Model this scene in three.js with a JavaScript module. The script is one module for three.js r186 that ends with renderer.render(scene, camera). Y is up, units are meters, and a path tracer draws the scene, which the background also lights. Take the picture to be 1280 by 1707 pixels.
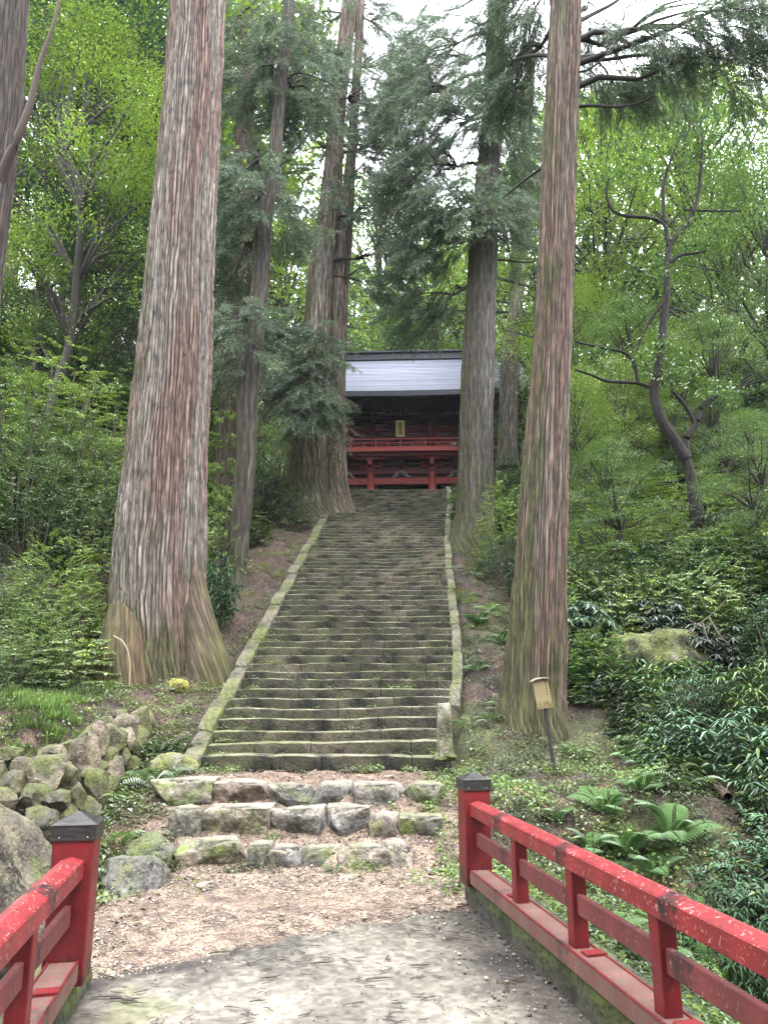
import * as THREE from 'three';
import { mergeGeometries, toCreasedNormals } from 'three/addons/utils/BufferGeometryUtils.js';
import { createNoise3D, createNoise2D } from 'simplex-noise';

// ------------------------------------------------------------------ camera, sky, sun, exposure
const scene = new THREE.Scene();
const TILT = 13.3 * Math.PI / 180;
const camera = new THREE.PerspectiveCamera(67.3, 1280 / 1707, 0.05, 600);
camera.position.set(0, 1.6, 0);
camera.rotation.set(TILT, 0, 0);
const renderer = new THREE.WebGLRenderer();
renderer.toneMapping = THREE.LinearToneMapping;
renderer.toneMappingExposure = 2.35;
renderer.shadowMap.enabled = true;

{ // overcast sky: brighter towards the zenith, thin uneven cloud
  const W = 256, H = 128, data = new Float32Array(W * H * 4);
  const n3 = createNoise3D(mulberry(5));
  for (let j = 0; j < H; j++) for (let i = 0; i < W; i++) {
    const el = ((j + 0.5) / H - 0.5) * Math.PI, az = (i + 0.5) / W * Math.PI * 2;
    const x = Math.cos(el) * Math.cos(az), y = Math.sin(el), z = Math.cos(el) * Math.sin(az);
    const s = Math.max(0, y), cl = 0.5 + 0.5 * n3(x * 2.2, y * 4, z * 2.2);
    let L = (1.55 + 3.1 * s) * (0.9 + 0.2 * cl);
    let r = L * 0.955, g = L * 0.985, b = L * 1.075;
    if (y < 0) { const k = Math.max(0.12, 1 + y * 5); r *= k; g *= k; b *= k; }
    const o = (j * W + i) * 4; data[o] = r; data[o + 1] = g; data[o + 2] = b; data[o + 3] = 1;
  }
  const t = new THREE.DataTexture(data, W, H, THREE.RGBAFormat, THREE.FloatType);
  t.mapping = THREE.EquirectangularReflectionMapping; t.magFilter = THREE.LinearFilter; t.needsUpdate = true;
  scene.background = t; scene.environment = t;
}
const sun = new THREE.DirectionalLight(new THREE.Color(1, 0.96, 0.9), 1.3);
sun.position.set(14, 50, 16); sun.target.position.set(0, 3, -14);
sun.castShadow = true; sun.shadow.radius = 30; sun.shadow.mapSize.set(2048, 2048);
Object.assign(sun.shadow.camera, { left: -50, right: 50, top: 50, bottom: -50, near: 1, far: 160 });
scene.add(sun, sun.target);
scene.fog = new THREE.FogExp2(new THREE.Color(0.86, 0.93, 1.0), 0.00024);

// ------------------------------------------------------------------ helpers
function mulberry(a) { return () => { a = (a + 0x6d2b79f5) | 0; let t = Math.imul(a ^ (a >>> 15), 1 | a); t = (t + Math.imul(t ^ (t >>> 7), 61 | t)) ^ t; return ((t ^ (t >>> 14)) >>> 0) / 4294967296; }; }
const N3 = createNoise3D(mulberry(11)), N2 = createNoise2D(mulberry(12));
const clamp = (v, a = 0, b = 1) => Math.min(b, Math.max(a, v));
const lerp = (a, b, t) => a + (b - a) * t;
const sst = (a, b, v) => { const t = clamp((v - a) / (b - a)); return t * t * (3 - 2 * t); };
const mix3 = (a, b, t) => [lerp(a[0], b[0], t), lerp(a[1], b[1], t), lerp(a[2], b[2], t)];
const V = (x, y, z) => new THREE.Vector3(x, y, z);
const fbm2 = (x, y, o = 4) => { let s = 0, a = 0.5; for (let i = 0; i < o; i++) { s += a * N2(x, y); x = x * 2.03 + 7.1; y = y * 2.03 - 3.7; a *= 0.5; } return s; };
const fbm3 = (x, y, z, o = 4) => { let s = 0, a = 0.5; for (let i = 0; i < o; i++) { s += a * N3(x, y, z); x = x * 2.03 + 7.1; y = y * 2.03 - 3.7; z = z * 2.03 + 1.3; a *= 0.5; } return s; };
const F = 1282, CT = Math.cos(TILT), ST = Math.sin(TILT);
const rayOf = (px, py) => { const cx = (px - 640) / F, cy = (853.5 - py) / F; return [cx, cy * CT + ST, CT - cy * ST]; };
// a survey of the photograph: the place of a point seen at (px, py) that stands D metres in front of the camera
const at = (px, py, D) => { const [a, b, c] = rayOf(px, py); return V(a * D / c, 1.6 + b * D / c, -D); };
const mpp = (py, D) => D / rayOf(640, py)[2] / F;           // metres per photograph pixel there
const used = new Map();
function numbered(name) { const n = used.get(name) || 0; used.set(name, n + 1); return n ? `${name}_${String(n).padStart(3, '0')}` : name; }
function tag(o, label, category, group, kind) { o.userData.label = label; if (category) o.userData.category = category; if (group) o.userData.group = group; if (kind) o.userData.kind = kind; return o; }
function thing(name, label, category, pos = [0, 0, 0], group) { const o = new THREE.Group(); o.name = numbered(name); o.position.set(...pos); scene.add(o); return tag(o, label, category, group); }
function mesh(name, geo, mat, parent = scene) { const m = new THREE.Mesh(geo, mat); m.name = parent === scene ? numbered(name) : name; m.castShadow = m.receiveShadow = true; parent.add(m); return m; }
function struct(name, geo, mat, label) { const m = mesh(name, geo, mat); m.userData.kind = 'structure'; if (label) m.userData.label = label; return m; }
function instanced(name, geo, mat, mats, cols, parent = scene) {
  const m = new THREE.InstancedMesh(geo, mat, mats.length); m.name = parent === scene ? numbered(name) : name;
  mats.forEach((x, i) => { m.setMatrixAt(i, x); if (cols) m.setColorAt(i, cols[i]); });
  m.castShadow = m.receiveShadow = true; m.userData.kind = 'stuff'; parent.add(m); return m;
}
function copyOf(o, label, group) { const c = o.clone(); c.name = numbered(o.name.replace(/_\d{3}$/, '')); scene.add(c); c.userData = { ...o.userData, label }; if (group) c.userData.group = group; else delete c.userData.group; return c; }

// collects triangles with colours
class GB {
  constructor() { this.p = []; this.n = []; this.c = []; this.u = []; this.i = []; }
  vert(p, n, c, u = 0, v = 0) { this.p.push(p.x, p.y, p.z); this.n.push(n.x, n.y, n.z); this.c.push(c[0], c[1], c[2]); this.u.push(u, v); return this.p.length / 3 - 1; }
  leaf(p, dir, up, len, wid, col, bend = 0.15, fold = 0.18) {
    const side = _s.crossVectors(dir, up).normalize();
    const ux = up.x, uy = up.y, uz = up.z, w = wid / 2, f = fold * wid;
    const m = 0.45 * len, b = bend * len, s = this.p.length / 3;
    this.p.push(p.x, p.y, p.z,
      p.x + dir.x * m + side.x * w + ux * f, p.y + dir.y * m + side.y * w + uy * f, p.z + dir.z * m + side.z * w + uz * f,
      p.x + dir.x * len - ux * b, p.y + dir.y * len - uy * b, p.z + dir.z * len - uz * b,
      p.x + dir.x * m - side.x * w + ux * f, p.y + dir.y * m - side.y * w + uy * f, p.z + dir.z * m - side.z * w + uz * f);
    for (let k = 0; k < 4; k++) { const q = k === 1 ? 0.3 : k === 3 ? -0.3 : 0; this.n.push(ux - side.x * q, uy - side.y * q, uz - side.z * q); this.c.push(col[0], col[1], col[2]); this.u.push(k & 1, k >> 1); }
    this.i.push(s, s + 1, s + 2, s, s + 2, s + 3);
  }
  tube(pts, rad, sides = 5, col = [0.05, 0.04, 0.03], vscale = 1) {
    const rings = [];
    for (let k = 0; k < pts.length; k++) {
      const t = pts[Math.min(k + 1, pts.length - 1)].clone().sub(pts[Math.max(k - 1, 0)]).normalize();
      const a = Math.abs(t.y) > 0.9 ? V(1, 0, 0) : V(0, 1, 0), b1 = a.cross(t).normalize(), b2 = t.clone().cross(b1);
      const r = Array.isArray(rad) ? rad[k] : lerp(rad, rad * 0.4, k / (pts.length - 1)), ring = [];
      for (let j = 0; j <= sides; j++) { const an = j / sides * Math.PI * 2, n = b1.clone().multiplyScalar(Math.cos(an)).addScaledVector(b2, Math.sin(an)); ring.push(this.vert(pts[k].clone().addScaledVector(n, r), n, col, j / sides * r * 6, k * vscale)); }
      rings.push(ring);
    }
    for (let k = 0; k + 1 < rings.length; k++) for (let j = 0; j < sides; j++) { const a = rings[k][j], b = rings[k][j + 1], c = rings[k + 1][j + 1], d = rings[k + 1][j]; this.i.push(a, b, c, a, c, d); }
  }
  geo() {
    const g = new THREE.BufferGeometry();
    g.setAttribute('position', new THREE.Float32BufferAttribute(this.p, 3)); g.setAttribute('normal', new THREE.Float32BufferAttribute(this.n, 3));
    g.setAttribute('color', new THREE.Float32BufferAttribute(this.c, 3)); g.setAttribute('uv', new THREE.Float32BufferAttribute(this.u, 2)); g.setIndex(this.i); return g;
  }
}
const _s = V(0, 0, 0);
const rnd = (R, a, b) => a + (b - a) * R();
const unit = (R) => { const z = 2 * R() - 1, a = R() * Math.PI * 2, r = Math.sqrt(1 - z * z); return V(r * Math.cos(a), z, r * Math.sin(a)); };
const jit = (R, c, k = 0.3) => { const m = 1 + (R() - 0.5) * 2 * k, h = (R() - 0.5) * k * 0.6; return [c[0] * m * (1 + h), c[1] * m, c[2] * m * (1 - h)]; };

// ------------------------------------------------------------------ textures
function lattice(seed, P) { const R = mulberry(seed), a = new Float32Array(P * P); for (let i = 0; i < P * P; i++) a[i] = R(); return a; }
function tileNoise(S, P, seed, sx = 1, sy = 1) { // S x S field of tileable value noise with P cells (times sx, sy)
  const px = Math.max(1, Math.round(P * sx)), py = Math.max(1, Math.round(P * sy)), M = Math.max(px, py), L = lattice(seed, M), out = new Float32Array(S * S);
  for (let y = 0; y < S; y++) { const fy = y / S * py, y0 = Math.floor(fy), ty = fy - y0, wy = ty * ty * (3 - 2 * ty), r0 = (y0 % py) * M, r1 = ((y0 + 1) % py) * M;
    for (let x = 0; x < S; x++) { const fx = x / S * px, x0 = Math.floor(fx), tx = fx - x0, wx = tx * tx * (3 - 2 * tx), a = x0 % px, b = (x0 + 1) % px;
      out[y * S + x] = (L[r0 + a] * (1 - wx) + L[r0 + b] * wx) * (1 - wy) + (L[r1 + a] * (1 - wx) + L[r1 + b] * wx) * wy; } }
  return out;
}
function tileFbm(S, P, oct, seed, sx = 1, sy = 1, gain = 0.5) { const out = new Float32Array(S * S); let a = 1, tot = 0; for (let o = 0; o < oct; o++) { const n = tileNoise(S, P << o, seed + o * 13, sx, sy); for (let i = 0; i < out.length; i++) out[i] += n[i] * a; tot += a; a *= gain; } for (let i = 0; i < out.length; i++) out[i] /= tot; return out; }
function tex(S, fn, srgb, rx = 1, ry = 1) { const d = new Uint8Array(S * S * 4); for (let i = 0; i < S * S; i++) { const c = fn(i); d[i * 4] = clamp(c[0]) * 255; d[i * 4 + 1] = clamp(c[1]) * 255; d[i * 4 + 2] = clamp(c[2]) * 255; d[i * 4 + 3] = 255; }
  const t = new THREE.DataTexture(d, S, S); t.wrapS = t.wrapT = THREE.RepeatWrapping; t.magFilter = THREE.LinearFilter; t.minFilter = THREE.LinearMipmapLinearFilter; t.repeat.set(rx, ry); if (srgb) t.colorSpace = THREE.SRGBColorSpace; t.needsUpdate = true; return t; }
const gray = (v) => [v, v, v];
const S5 = 512;
const soilA = tileFbm(S5, 6, 6, 21), soilB = tileFbm(S5, 24, 4, 22), soilC = tileFbm(S5, 96, 2, 23);
const soilTex = tex(S5, (i) => { const v = 0.45 + 0.55 * soilA[i] + 0.9 * (soilC[i] - 0.5) + 0.35 * (soilB[i] - 0.5); return [v, v * (0.95 + 0.12 * (soilB[i] - 0.5)), v * 0.93]; }, true, 0.7, 0.7);
const soilBump = tex(S5, (i) => gray(0.5 * soilB[i] + 0.5 * soilC[i]), false, 0.7, 0.7);
const stoneA = tileFbm(S5, 5, 6, 31, 1, 1, 0.62), stoneB = tileFbm(S5, 40, 3, 32), stoneM = tileFbm(S5, 3, 6, 33, 1, 1, 0.65);
const stoneTex = tex(S5, (i) => { const v = 0.38 + 0.85 * stoneA[i] + 0.55 * (stoneB[i] - 0.5); const l = sst(0.58, 0.68, stoneM[i]) * 0.16; const d = sst(0.42, 0.34, stoneM[i]) * 0.25; return [v + l - d, v + l * 1.05 - d, v + l * 0.9 - d]; }, true, 1, 1);
const stoneBump = tex(S5, (i) => gray(0.6 * stoneA[i] + 0.4 * stoneB[i]), false, 1, 1);
const barkA = tileFbm(S5, 10, 4, 41, 1, 0.1, 0.6), barkB = tileFbm(S5, 48, 2, 42, 1, 0.06), barkC = tileFbm(S5, 5, 5, 43, 1, 0.5, 0.6);
const barkV = (i) => { const c = Math.abs(barkA[i] - 0.5) * 6, d = Math.abs(barkB[i] - 0.5) * 5; return clamp(0.25 + 0.5 * Math.min(1, c) + 0.3 * Math.min(1, d)); };
const barkTex = tex(S5, (i) => { const v = 0.42 + 0.5 * barkV(i) + 0.5 * (barkC[i] - 0.5); return [v, v * 0.98, v * 0.96]; }, true, 1, 0.5);
const barkBump = tex(S5, (i) => gray(barkV(i)), false, 1, 0.5);
const paintA = tileFbm(S5, 8, 5, 51, 0.25, 1), paintB = tileFbm(S5, 40, 3, 52), paintC = tileFbm(S5, 6, 5, 53, 1, 1, 0.6);
const paintTex = tex(S5, (i) => { const v = 0.78 + 0.34 * (paintA[i] - 0.5) - 0.55 * sst(0.52, 0.7, paintC[i]) * paintB[i]; const chip = sst(0.655, 0.70, paintB[i] * 0.75 + paintC[i] * 0.25); return [lerp(v, 0.95, chip * 0.5), lerp(v, 1, chip), lerp(v, 1, chip)]; }, true, 1, 1);
const paintD = tileFbm(S5, 110, 2, 54), paintE = tileFbm(S5, 14, 4, 55, 1, 1, 0.6);
const redPaint = (base, worn, lo, hi, dirt) => tex(S5, (i) => { const k = sst(lo, hi, paintD[i] * 0.72 + paintE[i] * 0.28), s = 0.82 + 0.5 * (paintA[i] - 0.1) - 0.8 * dirt * sst(0.46, 0.72, paintC[i]) * (0.4 + paintB[i]) - 0.22 * dirt * paintB[i]; return mix3([base[0] * s, base[1] * s, base[2] * s], worn, k * 0.85); }, true, 0.9, 0.9);
const concA = tileFbm(S5, 4, 6, 61, 1, 1, 0.6), concB = tileFbm(S5, 60, 2, 62), concC = tileFbm(S5, 3, 5, 63);
const concTex = tex(S5, (i) => { const v = 0.76 + 0.5 * (concA[i] - 0.5) + 0.42 * (concB[i] - 0.5) - 0.22 * sst(0.5, 0.68, concC[i]); return [v, v * 0.985, v * 0.95]; }, true, 0.45, 0.45);
const concBump = tex(S5, (i) => gray(0.5 * concA[i] + 0.5 * concB[i]), false, 0.45, 0.45);

// ------------------------------------------------------------------ materials
const std = (o) => new THREE.MeshStandardMaterial({ roughness: 0.9, metalness: 0, ...o });
const M = {};
M.ground = std({ vertexColors: true, map: soilTex, bumpMap: soilBump, bumpScale: 0.03 });
M.gravel = std({ vertexColors: true, map: soilTex, bumpMap: soilBump, bumpScale: 0.02 });
M.stone = std({ vertexColors: true, map: stoneTex, bumpMap: stoneBump, bumpScale: 0.03, roughness: 0.88 });
M.bark = std({ vertexColors: true, map: barkTex, bumpMap: barkBump, bumpScale: 0.025, roughness: 0.92 });
M.concrete = std({ vertexColors: true, map: concTex, bumpMap: concBump, bumpScale: 0.006, roughness: 0.85 });
M.twig = std({ vertexColors: true, roughness: 0.85 });
M.pebble = std({ color: 0xffffff, roughness: 0.9 });
const leafMat = (rough, tr) => new THREE.MeshPhysicalMaterial({ vertexColors: true, roughness: rough, metalness: 0, transmission: tr, thickness: 0, ior: 1.3, side: THREE.DoubleSide });
M.leaf = leafMat(0.75, 0.5); M.leaf.specularIntensity = 0.55; M.gloss = leafMat(0.62, 0.2); M.gloss.specularIntensity = 0.6; M.needle = leafMat(0.8, 0.42);
M.railTop = std({ map: redPaint([0.47, 0.10, 0.11], [0.62, 0.46, 0.43], 0.645, 0.70, 0.9), roughness: 0.5 });  // paler than M.rail: light on the top rail kept in its red
M.rail = std({ map: redPaint([0.40, 0.042, 0.06], [0.42, 0.25, 0.23], 0.70, 0.80, 0.8), roughness: 0.5 });
M.railWorn = std({ map: redPaint([0.38, 0.155, 0.14], [0.46, 0.34, 0.29], 0.64, 0.74, 0.7), roughness: 0.75 });
M.sill = std({ map: redPaint([0.37, 0.275, 0.23], [0.42, 0.15, 0.13], 0.56, 0.66, 0.5), roughness: 0.8 });
M.cap = std({ color: new THREE.Color(0.075, 0.068, 0.062), map: paintTex, roughness: 0.45, metalness: 0.5 });
M.nail = std({ color: new THREE.Color(0.35, 0.33, 0.3), roughness: 0.4, metalness: 0.8 });

// ------------------------------------------------------------------ the lie of the land
const D0 = 10.3, D1 = 28.7, Y0 = 0.68, Y1 = 9.2, NSTEP = 60;
const xl = (d) => lerp(-2.33, -1.56, (d - D0) / (D1 - D0)), xr = (d) => lerp(0.83, 2.36, (d - D0) / (D1 - D0)) + 0.06 * Math.sin((d - 11) * 0.5) * sst(11, 13, d);
const base = (d) => d < 7.6 ? 0 : d < 8.75 ? lerp(0, 0.5, (d - 7.6) / 1.15) : d < D0 ? lerp(0.5, 0.66, (d - 8.75) / (D0 - 8.75)) : d < D1 ? lerp(0.66, Y1 - 0.05, (d - D0) / (D1 - D0)) : d < 50 ? Y1 - 0.05 : Y1 - 0.05 + 14 * (1 - Math.exp(-(d - 50) / 45));
const wallX = (d) => lerp(-4.55, -3.0, clamp((d - 7.4) / 3.9));          // foot of the boulder wall on the left
const brR = (d) => 0.82 + 0.1726 * (6.38 - d), brL = (d) => -1.75 - 0.1726 * (d - 4.35);
function ground(x, d) {
  let h = base(d);
  const L = xl(clamp(d, D0, 50)) - x, Rr = x - xr(clamp(d, D0, 50));
  if (L > 0) {
    const wl = sst(0, 1.15, wallX(d) - x) * sst(6.9, 7.5, d);
    const terr = 1.36 + 0.1 * (d - 9.5);
    h = lerp(h, Math.max(h, terr), wl);
    h += 0.62 * Math.min(9, Math.max(0, L - 2.6)) * sst(11.5, 15, d);
    h += 0.3 * Math.min(25, Math.max(0, L - 9)) * sst(12, 20, d);
  }
  if (Rr > 0) {
    h += 0.27 * Math.min(16, Math.max(0, Rr - 1.2)) * sst(10.5, 15, d) + 0.22 * Math.min(16, Math.max(0, Rr - 7)) * sst(14, 24, d);
    h -= 0.25 * sst(0.2, 1.5, Rr) * sst(14, 18, d) * sst(32, 26, d);
  }
  // the stream bed under and beside the bridge
  const inBr = sst(brL(d) - 0.5, brL(d) + 0.1, x) * (1 - sst(brR(d) - 0.1, brR(d) + 0.6, x));
  const endD = 6.0 + 0.55 * x;
  const rv = Math.max((1 - inBr) * (x > 0 ? sst(9.6 - 0.1 * x, 5.0, d) * sst(0.1, 2.6, x - brR(d)) : sst(7.0, 6.0, d) * sst(-0.2, 0.7, brL(d) - x)), sst(4.6, 3.9, d - 0.3 * x));
  h -= rv * (1.5 + 0.6 * sst(6, 3, d));
  const rough = x > xl(D0) - 0.3 && x < 1.2 && d < D0 ? 0.012 : 0.09;
  h += fbm2(x * 0.55 + 3, d * 0.55, 4) * rough * 2.2 + fbm2(x * 3, d * 3, 3) * Math.min(rough, 0.05);
  // keep clear under the staircase
  if (d > D0 - 0.1 && d < D1 + 0.6 && L < 0.2 && Rr < 0.2) h -= 0.25;
  return h;
}
const gAt = (px, D) => { const x = (px - 640) / F * D; return V(x, ground(x, D), -D); };

{ // one sheet out to the far hills
  const xs = [], ds = [];
  for (let x = -140; x <= 140;) { xs.push(x); const a = Math.abs(x + 0.5); x += a < 7 ? 0.14 : a < 16 ? 0.4 : a < 40 ? 1.5 : 8; }
  for (let d = -14; d <= 230;) { ds.push(d); d += d < 3 ? 1 : d < 13 ? 0.14 : d < 32 ? 0.28 : d < 60 ? 1.2 : 8; }
  const pos = [], col = [], uv = [], idx = [];
  for (const d of ds) for (const x of xs) {
    const far = Math.max(0, d - 70); const h = ground(x, d) + 0 * far;
    pos.push(x, h, -d); uv.push(x, -d);
    const n = fbm2(x * 0.9, d * 0.9, 4), m = fbm2(x * 0.4 + 20, d * 0.4, 3);
    const litter = [0.10, 0.068, 0.046], dark = [0.055, 0.04, 0.03], moss = [0.075, 0.10, 0.025], dust = [0.24, 0.175, 0.125];
    let c = mix3(litter, dark, sst(-0.15, 0.3, n)); c = mix3(c, moss, 0.75 * sst(0.0, 0.35, m + n * 0.5));
    const onPath = d < D0 + 0.3 && d > 5 && x > -2.9 + n * 0.5 && x < 1.0 + n * 0.5; if (onPath) c = mix3(c, dust, 0.8);
    const sideS = xl(d) - x; if (d > 10 && d < 25 && sideS > 0 && sideS < 1.6) c = mix3(c, [0.085, 0.056, 0.04], 0.7);
    col.push(...c);
  }
  const W = xs.length;
  for (let j = 0; j + 1 < ds.length; j++) for (let i = 0; i + 1 < W; i++) { const a = j * W + i, b = a + 1, c = a + W, d = c + 1; idx.push(a, b, c, b, d, c); }
  const g = new THREE.BufferGeometry(); g.setAttribute('position', new THREE.Float32BufferAttribute(pos, 3)); g.setAttribute('color', new THREE.Float32BufferAttribute(col, 3)); g.setAttribute('uv', new THREE.Float32BufferAttribute(uv, 2)); g.setIndex(idx); g.computeVertexNormals();
  struct('ground', g, M.ground, 'brown forest floor with leaf litter and moss');
}
// gravel path between the bridge deck and the stairs
const pathMask = (x, d) => { const n = fbm2(x * 1.3 + 9, d * 1.3, 4) * 0.9; const l = d < 8 ? -2.15 - 0.1 * (d - 5) : -2.5, r = d < 7.5 ? 0.55 : 0.75; return Math.min(x - l, r - x, 10.15 - d, 99) + n * 0.55 > 0 && (d > 5.0 + (x + 1.3) * 0.886 - 0.25); };
{
  const st = 0.05, pos = [], col = [], uv = [], idx = [], map = new Map(); let k = 0;
  const vid = (i, j) => { const key = i * 4096 + j; if (map.has(key)) return map.get(key); const x = -4 + i * st, d = 4 + j * st; const n = fbm2(x * 2.2, d * 2.2, 4), m = fbm2(x * 0.8 + 4, d * 0.8, 3);
    pos.push(x, ground(x, d) + 0.008 + fbm2(x * 9, d * 9, 2) * 0.008, -d); uv.push(x * 1.6, -d * 1.6);
    let c = mix3([0.345, 0.285, 0.21], [0.245, 0.195, 0.142], sst(-0.2, 0.3, n)); c = mix3(c, [0.34, 0.268, 0.195], 0.4 * sst(0.05, 0.35, m)); c = mix3(c, [0.13, 0.085, 0.065], 0.65 * sst(0.12, 0.42, -n - m * 0.6 + 0.1 * Math.abs(x + 0.6)));
    if (d > 8.7) c = mix3(c, [0.25, 0.185, 0.125], 0.5);
    col.push(...c); map.set(key, k); return k++; };
  for (let i = 0; i < 110; i++) for (let j = 0; j < 130; j++) { const x = -4 + (i + 0.5) * st, d = 4 + (j + 0.5) * st; if (!pathMask(x, d)) continue; const a = vid(i, j), b = vid(i + 1, j), c = vid(i, j + 1), e = vid(i + 1, j + 1); idx.push(a, b, c, b, e, c); }
  const g = new THREE.BufferGeometry(); g.setAttribute('position', new THREE.Float32BufferAttribute(pos, 3)); g.setAttribute('color', new THREE.Float32BufferAttribute(col, 3)); g.setAttribute('uv', new THREE.Float32BufferAttribute(uv, 2)); g.setIndex(idx); g.computeVertexNormals();
  struct('gravel_path', g, M.gravel, 'tan gravel path between the bridge deck and the rough stone steps');
}
// ------------------------------------------------------------------ bridge deck with its kerbs
const UB = V(-0.1699, 0, -0.9855), RB = V(0.9855, 0, -0.1699);
{
  const st = 0.07, pos = [], col = [], uv = [], idx = [], nx = 90, nd = 300;
  for (let j = 0; j <= nd; j++) for (let i = 0; i <= nx; i++) {
    const u = i / nx, dl = lerp(4.75, 6.72, u) + fbm2(u * 9, 3, 4) * 0.11; const d = lerp(-3, dl, j / nd), xL = brL(d) - 0.15, xR = brR(d) + 0.1, x = lerp(xL, xR, u);
    const n = fbm2(x * 1.1, d * 1.1, 4); const eL = x - brL(d), eR = brR(d) - x;
    let c = mix3([0.235, 0.215, 0.182], [0.19, 0.172, 0.143], sst(-0.1, 0.35, n));
    const wet = Math.max(sst(0.75, 0.30, eR + n * 0.3), sst(0.45, 0.22, eL + n * 0.2)); c = mix3(c, [0.06, 0.048, 0.04], wet * 0.85);
    const mo = sst(0.62, 0.4, eL + n * 0.5) * sst(0.28, 0.42, eL) * sst(5.2, 4.5, d + fbm2(x * 3, d * 3) * 0.6); c = mix3(c, [0.13, 0.145, 0.05], mo * 0.55);
    const mr = sst(0.8, 0.45, Math.hypot(x - 0.25, d - 6.1)) ; c = mix3(c, [0.11, 0.12, 0.05], mr * 0.12);
    const dirt = sst(0.22, 0.05, Math.abs(dl - d - 0.12 + n * 0.2)) * sst(-0.7, -1.2, x); c = mix3(c, [0.055, 0.04, 0.032], dirt * 0.9);
    { const rim = sst(0.14, 0.04, dl - d) * sst(-0.9, -0.5, x); c = mix3(c, [0.29, 0.265, 0.22], rim * 0.6); const gr = N2(x * 26, d * 26) * 0.06 + N2(x * 9, d * 9) * 0.05; c = [c[0] * (1 + gr), c[1] * (1 + gr), c[2] * (1 + gr)]; }
    pos.push(x, 0.012 + (j === nd ? -0.05 : 0) + n * 0.012, -d); col.push(...c); uv.push(x, -d);
  }
  for (let j = 0; j < nd; j++) for (let i = 0; i < nx; i++) { const a = j * (nx + 1) + i, b = a + 1, c = a + nx + 1, e = c + 1; idx.push(a, b, c, b, e, c); }
  const g = new THREE.BufferGeometry(); g.setAttribute('position', new THREE.Float32BufferAttribute(pos, 3)); g.setAttribute('color', new THREE.Float32BufferAttribute(col, 3)); g.setAttribute('uv', new THREE.Float32BufferAttribute(uv, 2)); g.setIndex(idx); g.computeVertexNormals();
  const root = new THREE.Group(); root.name = 'bridge_deck'; root.userData = { kind: 'structure', label: 'grey concrete bridge deck strewn with dark twigs' }; scene.add(root);
  mesh('slab', g, M.concrete, root);
  const under = new THREE.BoxGeometry(2.9, 0.35, 7.4); const c0 = under.attributes.position.count; under.setAttribute('color', new THREE.Float32BufferAttribute(new Float32Array(c0 * 3).fill(0.3), 3));
  const um = mesh('slab_underside', under, M.concrete, root); um.position.set(-0.05, -0.185, -0.9); um.rotation.y = 0.1712;
  // kerbs: rounded concrete with moss on the inner face
  for (const [side, d0, d1] of [[1, -3, 6.62], [-1, -3, 4.86]]) {
    const n = 150, prof = side > 0 ? [[-0.13, -0.02], [-0.135, 0.10], [-0.125, 0.17], [-0.09, 0.205], [0, 0.215], [0.15, 0.215], [0.16, -0.3]] : [[0.13, -0.02], [0.135, 0.06], [0.12, 0.12], [0.07, 0.16], [0, 0.2], [-0.15, 0.2], [-0.16, -0.3]];
    const P = [], C = [], U = [], I = [], q = prof.length;
    for (let k = 0; k <= n; k++) { const d = lerp(d0, d1, k / n), cx = (side > 0 ? brR(d) - 0.02 : brL(d) + 0.05); const endT = k === n ? 0.6 : 1;
      prof.forEach(([a, b], m) => { const nn = fbm3(d * 5, a * 12, b * 12 + side, 3); const w = m > 0 && m < 5 ? 0.05 : 0; P.push(cx + a * endT + nn * w * (side > 0 ? -0.6 : 0.6), (b + nn * w * 0.7) * (k === n ? 0.85 : 1), -d); U.push(d, a + b);
        const mossy = m === 0 ? 0.05 : side > 0 ? (m === 1 ? 0.55 : m < 5 ? 0.95 : 0.4) : (m < 5 ? 0.9 : 0.3); const mn = fbm2(d * 1.7 + side * 9, a * 7, 3);
        let c = mix3([0.05, 0.042, 0.034], m === 0 ? [0.03, 0.025, 0.02] : m === 1 ? [0.05, 0.058, 0.015] : [0.095, 0.125, 0.02], clamp(mossy + mn * 1.2)); C.push(...c); }); }
    for (let k = 0; k < n; k++) for (let m = 0; m + 1 < q; m++) { const a = k * q + m, b = a + 1, c = a + q, e = c + 1; side > 0 ? I.push(a, b, c, b, e, c) : I.push(a, c, b, b, c, e); }
    { const s = n * q; for (let m = 1; m + 1 < q; m++) I.push(s, s + m, s + m + 1); }
    const kg = new THREE.BufferGeometry(); kg.setAttribute('position', new THREE.Float32BufferAttribute(P, 3)); kg.setAttribute('color', new THREE.Float32BufferAttribute(C, 3)); kg.setAttribute('uv', new THREE.Float32BufferAttribute(U, 2)); kg.setIndex(I); kg.computeVertexNormals();
    mesh('kerb', kg, M.stone, root).userData.label = side > 0 ? 'mossy kerb under the long red railing' : 'mossy kerb under the short red railing';
  }
}
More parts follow.
